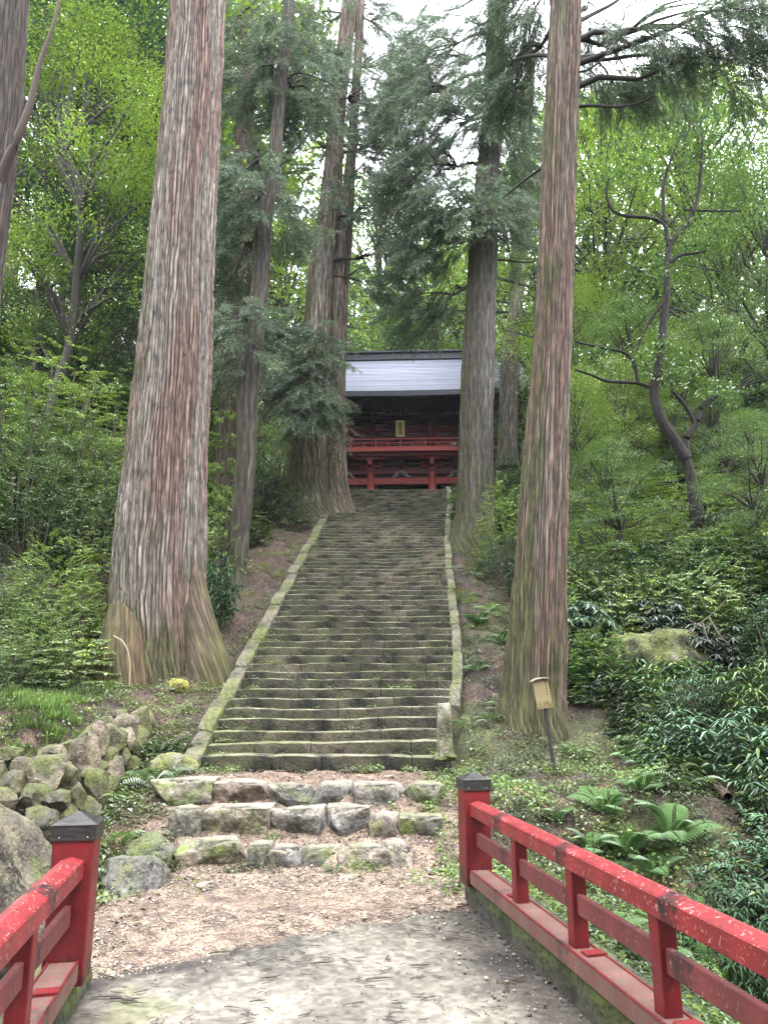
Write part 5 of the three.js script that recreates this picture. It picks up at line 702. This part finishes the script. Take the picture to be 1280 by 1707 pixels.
// ------------------------------------------------------------------ ground cover nobody could count
{
  const R = mulberry(99), mk = (fn) => { const g = new GB(); fn(g); return g.geo(); };
  const herb = [0, 1, 2].map((v) => mk((g) => { for (let k = 0; k < 16; k++) { const a = R() * 6.28, h = rnd(R, 0.02, 0.13), r = R() * 0.12, d = V(Math.cos(a), rnd(R, -0.2, 0.4), Math.sin(a)).normalize(), L = rnd(R, 0.03, 0.06) * (v === 1 ? 1.3 : 1); g.leaf(V(Math.cos(a) * r, h, Math.sin(a) * r), d, V(rnd(R, -0.4, 0.4), 1, rnd(R, -0.4, 0.4)).normalize(), L, L * (v === 2 ? 0.35 : 0.6), jit(R, GREEN[v === 1 ? 'mid' : 'fresh'][k % 3].map((q) => q * 0.82), 0.35), 0.2); } }));
  const lance = [0, 1].map(() => mk((g) => { for (let k = 0; k < 22; k++) { const a = R() * 6.28, h = rnd(R, 0.08, 0.38), r = R() * 0.16, d = V(Math.cos(a), rnd(R, -0.2, 0.5), Math.sin(a)).normalize(); g.leaf(V(Math.cos(a) * r, h, Math.sin(a) * r), d, V(-d.x * 0.4, 1, -d.z * 0.4).normalize(), rnd(R, 0.08, 0.16), rnd(R, 0.02, 0.034), jit(R, GREEN[k % 2 ? 'mid' : 'dark'][k % 3], 0.3), 0.35); } }));
  const blade = mk((g) => { for (let k = 0; k < 34; k++) { const a = R() * 6.28, d = V(Math.cos(a) * 0.5, 1, Math.sin(a) * 0.5).normalize(); g.leaf(V(rnd(R, -0.1, 0.1), -0.01, rnd(R, -0.1, 0.1)), d, V(Math.cos(a), 0.4, Math.sin(a)).normalize(), rnd(R, 0.08, 0.2), 0.008, jit(R, [0.20, 0.31, 0.075], 0.3), 0.3, 0); } });
  const bushy = tint(SP.small[0].leaf, 'fresh', GREEN.fresh, 31), bushy2 = tint(SP.lance[0].leaf, 'dark', GREEN.dark, 32);
  const ferny = mk((g) => { for (let k = 0; k < 7; k++) { const a = k * 0.9 + R() * 0.5, L = rnd(R, 0.3, 0.5), c = Math.cos(a), s = Math.sin(a), lift = rnd(R, 0.25, 0.7); for (let q = 3; q < 15; q++) { const t = q / 15, p = V(c * L * t, L * lift * Math.sin(t * 2.4) * 0.8, s * L * t), w = 0.34 * L * Math.pow(Math.sin(Math.PI * (0.15 + 0.85 * t)), 0.7); for (const e of [-1, 1]) g.leaf(p, V(c * 0.35 - s * e, -0.15, s * 0.35 + c * e).normalize(), V(-c * 0.3, 1, -s * 0.3).normalize(), w, 0.022, jit(R, [0.12, 0.20, 0.055], 0.25), 0.15, 0.05); } } });
  const out = { f0: [], h0: [], h1: [], h2: [], l0: [], l1: [], b0: [], b1: [], g: [] }, col = (a) => a.map((mt) => { const X = mt.elements[12], Z = mt.elements[14], nn = fbm2(X * 0.45 + 7, Z * 0.45, 3); const k = rnd(R, 0.7, 1.3) * clamp(1 + 1.3 * nn, 0.45, 1.5); return new THREE.Color().setRGB(k * rnd(R, 0.9, 1.15), k, k * rnd(R, 0.85, 1.1)); });
  const TR = [[-3.75, 13.6, 0.95], [2.6, 11.5, 0.6], [-3.2, 17.6, 0.5], [2.6, 21, 0.9], [-2.6, 25, 1.5]];
  const place = (list, x, d, s, sink = 0, tilt = 0.25) => list.push(new THREE.Matrix4().compose(V(x, ground(x, d) - sink, -d), new THREE.Quaternion().setFromEuler(new THREE.Euler(rnd(R, -tilt, tilt), R() * 6.28, rnd(R, -tilt, tilt))), V(s, s * rnd(R, 0.8, 1.2), s)));
  for (let k = 0; k < 90000; k++) {
    const d = 5.2 + 27 * Math.pow(R(), 1.5), x = rnd(R, -0.55, 0.62) * (d + 2.5);
    const L = xl(clamp(d, D0, D1)) - x, Q = x - xr(clamp(d, D0, D1)); const inStair = d > D0 - 0.12 && L < 0.30 && Q < 0.25; if (inStair) continue;
    if (d < D0 + 0.2 && pathMask(x, d) && R() < 0.985) continue; if (d < 6.8 && x > brL(d) - 0.3 && x < brR(d) + 0.2) continue; if (d < D0 && d > 7.4 && x > -2.6 && x < 0.85 && R() < 0.9) continue;
    if (TR.some(([a, b, r]) => Math.hypot(x - a, d - b) < r)) continue;
    const n = fbm2(x * 0.55 + 50, d * 0.55, 3), n2 = fbm2(x * 1.7 + 9, d * 1.7, 3), left = L > 0; const nearS = left ? L < 1.9 : Q < 0.5; const u = R();
    if (left && d > 10.6 && nearS) { if (u < clamp(0.3 + n2 * 1.2 + (d < 13.5 ? 0.25 : 0))) place(R() < 0.5 ? out.h0 : out.h2, x, d, rnd(R, 0.5, 0.95)); continue; }
    if (left && d < 12.6 && d > 8.2 && x < wallX(d) - 0.1) { if (d > 9.6 ? u < 0.85 : u < 0.6) place(R() < (d > 9.6 ? 0.6 : 0.15) ? out.g : R() < 0.6 ? out.h0 : out.h2, x, d, rnd(R, 0.5, 1.0), 0, 0.1); continue; }
    if (!left && d >= 10.6 && d < 21 && Q < 1.9) { if (u < clamp(0.26 + n2 * 1.3)) place(R() < 0.4 ? out.h0 : R() < 0.5 ? out.h2 : R() < 0.95 ? out.h1 : out.f0, x, d, rnd(R, 0.5, 1.0)); else if (u > 0.992) place(out.f0, x, d, rnd(R, 0.5, 0.9)); continue; }
    if (!left && d < 11.8 && Q < 2.4) { if (u < 0.36 + n2 * 1.1) place(u < 0.2 ? out.h0 : u < 0.4 ? out.h1 : out.h2, x, d, rnd(R, 0.6, 1.15)); continue; }
    if (left && d > 13.9 && d < 15.5 && x > -7.4 && x < -4.9 + n) continue;
    if (left && d < 17) { if (n2 < -0.16) continue; if (R() < 0.02) { place(out.f0, x, d, rnd(R, 0.6, 1.1)); continue; } if (u < 0.5) place(out.h0, x, d, rnd(R, 0.8, 1.5)); else if (u < 0.72 && d > 10) place(out.h1, x, d, rnd(R, 0.8, 1.5)); else if (u > 0.96 && d > 11) place(R() < 0.5 ? out.l0 : out.l1, x, d, rnd(R, 0.8, 1.5)); else if (u > 0.945 && d > 12) place(out.b0, x, d, rnd(R, 0.5, 0.9), 0.1); continue; }
    if (!left && d > 6.4 && d < 10.4 && Math.abs(x / d * 1282 * 0.955 + 640 - 1155) < 48 && d > 7.8) { if (u < 0.3) place(out.h0, x, d, rnd(R, 0.4, 0.8)); continue; }
    if (R() < 0.035) { place(out.f0, x, d, rnd(R, 0.7, 1.3)); continue; }
    if (u < 0.38) place(out.h0, x, d, rnd(R, 0.8, 1.5)); else if (u < 0.6) place(out.h1, x, d, rnd(R, 0.9, 1.8)); else if (u < 0.78 + n * 0.4) place(R() < 0.5 ? out.l0 : out.l1, x, d, rnd(R, 0.8, 1.5)); else if (u < 0.815 && d > 12 && Math.min(L > 0 ? L : 9, Q > 0 ? Q : 9) > 1.4) place(R() < 0.55 ? out.b0 : out.b1, x, d, rnd(R, 0.5, 1.1), 0.1);
  }
  for (let k = 0; k < 2600; k++) { const d = rnd(R, 24, 50), x = rnd(R, -0.6, 0.7) * d; if (d > 24 && d < 50 && x > -7 && x < 8) continue; place(R() < 0.6 ? out.b0 : out.b1, x, d, rnd(R, 0.9, 2.2), 0.1); }
  // fringe of weeds along the joints of the steps and the foot of the staircase
  for (let k = 0; k < 900; k++) { const side = R() < 0.5, d = D0 - 0.1 + 9 * Math.pow(R(), 1.6), kk = Math.floor((d - D0) / ((D1 - D0) / NSTEP)); const x = R() < 0.62 ? (side ? xl(d) + rnd(R, 0, 0.35) : xr(d) - rnd(R, 0, 0.22)) : rnd(R, xl(d), xr(d)); const dd = D0 + Math.max(0, kk) * (D1 - D0) / NSTEP + (kk < 0 ? -0.06 : 0.29), y = kk < 0 ? ground(x, dd) : Y0 + (kk + 1) * (Y1 - Y0) / NSTEP; if (kk >= 0 && R() < 0.45) continue; out.h0.push(new THREE.Matrix4().compose(V(x, y - 0.01, -dd), new THREE.Quaternion().setFromEuler(new THREE.Euler(0, R() * 6.28, 0)), V(1, 1, 1).multiplyScalar(rnd(R, 0.3, 0.75)))); }
  for (let k = 0; k < 420; k++) { const x = rnd(R, -2.5, 0.8), d = rnd(R, 10.05, 10.28); if (fbm2(x * 1.2, 3, 2) + 0.15 < R() * 0.5) continue; place(out.h0, x, d, rnd(R, 0.4, 0.85)); }
  for (let k = 0; k < 520; k++) { const r = Math.floor(R() * 3), d = [7.66, 8.12, 8.6][r] - R() * 0.1, x = rnd(R, -2.2, 0.8); if (fbm2(x * 1.5, r * 7, 2) < R() * 0.35 - 0.02) continue; place(R() < 0.6 ? out.h0 : out.h1, x, d, rnd(R, 0.3, 0.7)); }
  for (let k = 0; k < 500; k++) { const d = rnd(R, 5.2, 10), x = R() < 0.5 ? rnd(R, 0.6, 1.1) - (d > 6.6 ? 0.1 : 0) : rnd(R, -2.9, -2.0); if (d < 6.7 && x > brL(d) && x < brR(d)) continue; place(R() < 0.7 ? out.h0 : out.h1, x, d, rnd(R, 0.4, 0.9)); }
  const un = [['undergrowth', herb[0], out.h0], ['undergrowth', herb[1], out.h1], ['undergrowth', herb[2], out.h2], ['undergrowth', lance[0], out.l0], ['undergrowth', lance[1], out.l1], ['undergrowth', bushy, out.b0], ['undergrowth', bushy2, out.b1], ['undergrowth', ferny, out.f0]];
  const ug = new THREE.Group(); ug.name = 'undergrowth'; tag(ug, 'low green undergrowth covering both banks', 'undergrowth', null, 'stuff'); scene.add(ug);
  un.forEach(([n, g, l], i) => { const m = instanced(i < 3 ? 'herb' : i < 5 ? 'long_leaf' : i < 7 ? 'bush_leaf' : 'fern_leaf', g, i === 3 || i === 4 ? M.gloss : M.leaf, l, col(l), ug); m.userData.kind = 'stuff'; });
  tag(instanced('grass', blade, M.leaf, out.g, col(out.g)), 'fine bright grass on the terrace above the boulder wall', 'grass');
}
// ------------------------------------------------------------------ small things
{ // wooden sign on a leaning black post
  const b = at(925, 1278, 9.7), tp = at(908, 1178, 9.9), m = mpp(1150, 9.9); b.y = ground(b.x, 9.7) - 0.05; const t = thing('wooden_sign', 'small weathered wooden sign on a leaning black post by the reddish cedar', 'sign', b.toArray());
  const dir = tp.clone().sub(b), L = dir.length(); dir.normalize(); const pst = new THREE.CylinderGeometry(0.022, 0.026, L, 10); pst.translate(0, L / 2, 0); const q = new THREE.Quaternion().setFromUnitVectors(V(0, 1, 0), dir); const pm = mesh('post', pst, std({ color: new THREE.Color(0.012, 0.011, 0.011), roughness: 0.95 }), t); pm.quaternion.copy(q);
  const c = document.createElement('canvas'); c.width = 256; c.height = 384; const x = c.getContext('2d'), R = mulberry(6); x.fillStyle = '#766c50'; x.fillRect(0, 0, 256, 384); for (let k = 0; k < 500; k++) { x.fillStyle = `rgba(${90 + R() * 90 | 0},${75 + R() * 80 | 0},${40 + R() * 50 | 0},0.13)`; x.fillRect(R() * 256, R() * 384, 3 + R() * 5, 30 + R() * 120); } for (let k = 0; k < 40; k++) { x.fillStyle = 'rgba(70,45,20,0.13)'; x.beginPath(); x.ellipse(R() * 256, 300 + R() * 80, 20 + R() * 20, 8 + R() * 18, 0, 0, 7); x.fill(); }
  x.strokeStyle = 'rgba(38,30,22,0.85)'; x.lineWidth = 7; for (let k = 0; k < 6; k++) { const y = 34 + k * 34, X = 205; x.beginPath(); x.moveTo(X - 12, y); x.lineTo(X + 12, y - 2); x.moveTo(X, y - 10); x.lineTo(X - 2, y + 12); x.moveTo(X - 11, y + 10); x.lineTo(X + 10, y + 12); x.stroke(); } x.strokeStyle = 'rgba(60,48,34,0.35)'; x.lineWidth = 5; for (let j = 0; j < 3; j++) for (let k = 0; k < 5; k++) { const y = 40 + k * 40, X = 60 + j * 45; x.beginPath(); x.moveTo(X - 9, y); x.lineTo(X + 8, y); x.moveTo(X, y - 8); x.lineTo(X, y + 12); x.stroke(); }
  const tx = new THREE.CanvasTexture(c); tx.colorSpace = THREE.SRGBColorSpace; const W = 26 * m, H = 47 * m; const bs = new THREE.Shape(); bs.moveTo(-W / 2, 0); bs.lineTo(W / 2, 0); bs.lineTo(W / 2, H * 0.97); bs.quadraticCurveTo(0, H * 1.05, -W / 2, H * 0.97); bs.closePath(); const bg = new THREE.ExtrudeGeometry(bs, { depth: 0.022, bevelEnabled: false }); const uv = bg.attributes.uv, ps = bg.attributes.position; for (let i = 0; i < uv.count; i++) uv.setXY(i, ps.getX(i) / W + 0.5, ps.getY(i) / H * 0.97);
  const bm = mesh('board', bg, std({ map: tx, roughness: 0.85 }), t); const bp = dir.clone().multiplyScalar(L - 0.02); bm.position.set(bp.x - 0.01, bp.y, bp.z + 0.03); bm.rotation.set(0, 0.1, 0.15);
  const rc = new THREE.CatmullRomCurve3([V(-W * 0.62, H * 0.955, 0), V(-W * 0.25, H * 1.02, 0), V(W * 0.25, H * 1.02, 0), V(W * 0.6, H * 0.965, 0)]).getPoints(10), rs = new THREE.Shape(); rs.moveTo(rc[0].x, rc[0].y); rc.slice(1).forEach((p) => rs.lineTo(p.x, p.y)); rc.slice().reverse().forEach((p) => rs.lineTo(p.x, p.y + 0.014)); rs.closePath(); const rg = new THREE.ExtrudeGeometry(rs, { depth: 0.09, bevelEnabled: false }); rg.translate(0, 0, -0.03); mesh('roof_board', rg, std({ color: new THREE.Color(0.42, 0.38, 0.31), map: barkTex, roughness: 0.85 }), bm); }
{ // square stone post at the foot of the stairs
  const p = at(741, 1256, 9.9); const g0 = new THREE.BoxGeometry(0.165, 0.66, 0.165, 5, 12, 5); const P = g0.attributes.position, C = []; for (let i = 0; i < P.count; i++) { const x = P.getX(i), y = P.getY(i), z = P.getZ(i), n = fbm3(x * 6, y * 4, z * 6, 3); const tp = y > 0.32 ? 0.8 : 1; P.setXYZ(i, x * tp + n * 0.012, y + n * 0.01 + (y > 0.34 && Math.abs(x) < 0.06 ? 0.02 : 0), z * tp + n * 0.012); let c = mix3([0.23, 0.205, 0.155], [0.06, 0.055, 0.04], clamp(0.35 + n * 1.8)); c = mix3(c, [0.10, 0.11, 0.03], clamp(0.25 - y * 0.6 + n)); if (y > 0.32) c = [0.36, 0.34, 0.28]; C.push(...c); } g0.setAttribute('color', new THREE.Float32BufferAttribute(C, 3)); g0.computeVertexNormals();
  const t = thing('stone_post', 'short square mossy stone post at the right foot of the staircase', 'stone post', [p.x, p.y - 0.04, p.z]); const q = mesh('shaft', boxMapped(toCreasedNormals(g0, 0.6)), M.stone, t); q.position.y = 0.31; q.rotation.set(0, 0.1, 0.03); const b = mesh('base_stone', rockGeo(0.15, 0.06, 0.13, 88, { detail: 2, moss: 0.6, boxy: 0.4 }), M.stone, t); b.position.y = 0.0; }
{ const v = new GB(); const pts = new THREE.CatmullRomCurve3([[1098, 1268, 9.3], [1118, 1296, 9.1], [1150, 1316, 8.9], [1185, 1318, 8.8], [1215, 1340, 8.6]].map(([x, y]) => { const p = hit(x, y + 6); p.y += 0.1; return p; })).getPoints(24); v.tube(pts, pts.map((_, i) => 0.085 * (1 - 0.45 * i / 24) * (1 + 0.12 * Math.sin(i * 1.7))), 12, [0.17, 0.12, 0.075], 0.12); tag(mesh('fallen_log', v.geo(), M.bark), 'curved brown fallen log lying among the leaves right of the sign', 'log'); }
{ const v = new GB(); for (const l of [[[1145, 1055, 11.6], [1190, 1020, 11.5], [1222, 985, 11.4]], [[1180, 1028, 11.5], [1200, 1060, 11.4], [1215, 1075, 11.4]], [[1170, 1038, 11.5], [1180, 1070, 11.4]]]) { v.tube(new THREE.CatmullRomCurve3(l.map(([x, y, d]) => at(x, y, d))).getPoints(8), 0.013, 6, [0.10, 0.08, 0.06]); } tag(mesh('dead_branch', v.geo(), M.twig), 'bare dead branch sticking up beside the mossy boulder', 'branch'); }
{ const v = new GB(); const pts = [[858, 1332, 9.0], [885, 1345, 8.9], [925, 1368, 8.6]].map(([x, y, d]) => { const p = at(x, y, d); p.y = ground(p.x, d) + 0.06; return p; }); v.tube(pts, [0.03, 0.027, 0.02], 8, [0.16, 0.11, 0.07]); tag(mesh('fallen_branch', v.geo(), M.twig), 'short brown stick lying on the ground between the stone post and the ferns', 'branch'); }
{ // loose gravel, fallen leaves and twigs
  const R = mulberry(2024); const peb = [0, 1, 2].map((k) => { const g = rockGeo(0.5, 0.3, 0.4, 700 + k, { detail: 1, facets: 5, rough: 0.08, moss: -2 }); g.deleteAttribute('color'); return g; });
  const L = [[], [], []], C = [[], [], []]; for (let k = 0; k < 26000; k++) { const d = 4.9 + 5.3 * Math.pow(R(), 1.1), x = rnd(R, -3.0, 1.1); if (!pathMask(x, d) || (d > 7.5 && d < 8.9 && R() < 0.3)) continue; const dens = fbm2(x * 0.9, d * 0.9, 3) + 0.25 * Math.abs(x + 0.7) + (d > 6.9 && d < 7.7 ? 0.35 : 0); if (R() > 0.12 + dens) continue; const s = rnd(R, 0.007, 0.018) * (R() < 0.06 ? 2.4 : 1), v = k % 3; L[v].push(new THREE.Matrix4().compose(V(x, ground(x, d) + 0.012 + s * 0.1, -d), new THREE.Quaternion().setFromEuler(new THREE.Euler(rnd(R, -0.5, 0.5), R() * 6.28, rnd(R, -0.5, 0.5))), V(s, s, s))); const w = R(), c = w < 0.5 ? [0.29, 0.245, 0.185] : w < 0.75 ? [0.22, 0.175, 0.13] : w < 0.88 ? [0.38, 0.32, 0.25] : [0.13, 0.10, 0.08]; const q = rnd(R, 0.75, 1.2); C[v].push(new THREE.Color().setRGB(c[0] * q, c[1] * q, c[2] * q)); }
  for (let k = 0; k < 2600; k++) { const u = R(); let x, d; if (u < 0.4) { d = rnd(R, 2.6, 6.4); x = brR(d) - 0.16 - Math.pow(R(), 1.8) * 0.45; } else if (u < 0.7) { if (R() < 0.6) continue; x = rnd(R, -1.7, 0.6); d = 4.75 + (x + 1.75) * 0.79 + rnd(R, -0.25, 0.1); } else { d = rnd(R, 2.8, 6); x = rnd(R, brL(d) + 0.2, brR(d) - 0.2); } const s = rnd(R, 0.005, 0.012) * (u < 0.4 && R() < 0.16 ? 2.4 : 1), v = k % 3, q = rnd(R, 0.5, 1.1); L[v].push(new THREE.Matrix4().compose(V(x, 0.02 + s * 0.15, -d), new THREE.Quaternion().setFromEuler(new THREE.Euler(rnd(R, -0.4, 0.4), R() * 6.28, 0)), V(s, s, s))); const c = u < 0.7 && R() < 0.3 ? [0.26, 0.22, 0.17] : [0.09, 0.07, 0.055]; C[v].push(new THREE.Color().setRGB(c[0] * q, c[1] * q, c[2] * q)); }
  const gv = new THREE.Group(); gv.name = 'gravel'; tag(gv, 'loose tan gravel scattered over the path', 'gravel', null, 'stuff'); scene.add(gv); L.forEach((l, v) => instanced('pebble', peb[v], M.pebble, l, C[v], gv));
  // a few larger stones
  for (const [px, py, d, s, lab] of [[345, 1490, 7.0, 0.075, 'flat tan stone bedded in the gravel'], [578, 1460, 7.35, 0.05, 'small pale stone below the lowest rough step'], [270, 1384, 8.0, 0.06, 'pale chip of stone left of the middle rough step'], [648, 1290, 9.8, 0.05, 'pale stone at the foot of the staircase'], [280, 1375, 8.15, 0.05, 'tan chip beside the pale chip left of the middle step'], [552, 1407, 7.85, 0.04, 'little tan stone between the lowest and middle rough steps'], [193, 1690, 3.95, 0.028, 'white pebble on the mossy corner of the deck']]) { const p = at(px, py, d); const m = mesh('stone', rockGeo(s * 1.3, s * 0.7, s, Math.round(px), { detail: 2, facets: 6, moss: -1, tone: [0.44, 0.35, 0.26] }), M.stone); m.position.set(p.x, (d < 5 ? 0.012 : ground(p.x, d)) + s * 0.25, p.z); tag(m, lab, 'stone'); }
  const chip = new GB(); chip.leaf(V(-0.5, 0, 0), V(1, 0, 0), V(0, 1, 0), 1, 0.5, [1, 1, 1], 0.1, 0.25); const lf = chip.geo(); lf.deleteAttribute('color');
  const mL = [], cL = []; const leafM = std({ color: 0xffffff, roughness: 0.8, side: THREE.DoubleSide });
  for (let k = 0; k < 30000; k++) { const d = 4.6 + 17 * Math.pow(R(), 1.6), x = rnd(R, -3.4, 1.2) + (d > 10 ? (R() < 0.6 ? -rnd(R, 0.2, 1.5) : rnd(R, 0, 4)) : 0); if (d > D0 - 0.1 && x > xl(d) - 0.25 && x < xr(d) + 0.2) continue; if (d < 6.6 && x > brL(d) - 0.2 && x < brR(d) && d < 4.75 + (x + 1.75) * 0.79 + 0.1) continue; const onP = d < D0 && pathMask(x, d); if (onP && R() < 0.66 + (Math.abs(x + 0.7) < 1 && d < 7 ? 0.4 : 0)) continue; const s = rnd(R, 0.02, 0.055); const y = d < 6.5 && d < 4.75 + (x + 1.75) * 0.79 ? 0.02 : ground(x, d) + 0.014; if (y < -0.2) continue; mL.push(new THREE.Matrix4().compose(V(x, y + R() * 0.012, -d), new THREE.Quaternion().setFromEuler(new THREE.Euler(rnd(R, -0.4, 0.4), R() * 6.28, rnd(R, -0.4, 0.4))), V(s, s, s))); const w = R(), c = w < 0.6 ? [0.07, 0.047, 0.033] : w < 0.85 ? [0.125, 0.086, 0.056] : w < 0.96 ? [0.19, 0.145, 0.095] : [0.27, 0.22, 0.14]; const q = rnd(R, 0.7, 1.2); cL.push(new THREE.Color().setRGB(c[0] * q, c[1] * q, c[2] * q)); }
  tag(instanced('fallen_leaves', lf, leafM, mL, cL), 'brown fallen leaves and bark flakes lying on the soil', 'leaf litter');
  // dark twig ends of cedar on the deck
  const tw = [0, 1, 2, 3].map((v) => { const g = new GB(); const pts = [V(-0.5, 0, 0), V(-0.15, 0.02, rnd(R, -0.08, 0.08)), V(0.2, 0.02, rnd(R, -0.08, 0.08)), V(0.5, 0, rnd(R, -0.12, 0.12))]; g.tube(pts, [0.036, 0.045, 0.036, 0.012], 5, [1, 1, 1]); if (v > 1) g.tube([pts[1], pts[1].clone().add(V(0.2, 0.01, 0.12)), pts[1].clone().add(V(0.38, 0, 0.2))], [0.04, 0.04, 0.015], 5, [1, 1, 1]); if (v > 2) g.tube([pts[2], pts[2].clone().add(V(0.1, 0.01, -0.15)), pts[2].clone().add(V(0.26, 0, -0.24))], [0.04, 0.03, 0.015], 5, [1, 1, 1]); const q = g.geo(); q.deleteAttribute('color'); return q; });
  const mT = [[], [], [], []], cT = [[], [], [], []]; for (let k = 0; k < 950; k++) { const d = 2.9 + 3.6 * R(), x = lerp(brL(d) + 0.25, brR(d) - 0.12, R()); if (d > 4.75 + (x + 1.75) * 0.79 + 0.5) continue; if (fbm2(x * 1.4 + 30, d * 1.4, 3) + 0.28 < R() * 0.62) continue; const s = rnd(R, 0.03, 0.10) * (R() < 0.12 ? 1.7 : 1), v = Math.floor(R() * 4), onD = d < 4.75 + (x + 1.75) * 0.79; mT[v].push(new THREE.Matrix4().compose(V(x, (onD ? 0.026 : ground(x, d) + 0.022), -d), new THREE.Quaternion().setFromEuler(new THREE.Euler(0, rnd(R, -0.9, 0.9) + (R() < 0.2 ? 1.5 : 0), 0)), V(s, s * 0.8, s))); const q = rnd(R, 0.6, 1.4); cT[v].push(new THREE.Color().setRGB(0.055 * q, 0.042 * q, 0.036 * q)); }
  for (let k = 0; k < 260; k++) { const d = rnd(R, 5.4, 7.5), x = rnd(R, -2.0, 0.5); if (!pathMask(x, d)) continue; const s = rnd(R, 0.03, 0.1), v = Math.floor(R() * 4); mT[v].push(new THREE.Matrix4().compose(V(x, ground(x, d) + 0.026, -d), new THREE.Quaternion().setFromEuler(new THREE.Euler(0, rnd(R, -0.9, 0.9), 0)), V(s, s * 0.8, s))); const q = rnd(R, 0.8, 1.8); cT[v].push(new THREE.Color().setRGB(0.065 * q, 0.046 * q, 0.036 * q)); }
  const tg = new THREE.Group(); tg.name = 'twigs'; tag(tg, 'dark cedar twigs strewn over the concrete deck', 'twigs', null, 'stuff'); scene.add(tg); mT.forEach((l, v) => instanced('twig', tw[v], std({ color: 0xffffff, roughness: 0.85 }), l, cT[v], tg));
}
renderer.render(scene, camera);
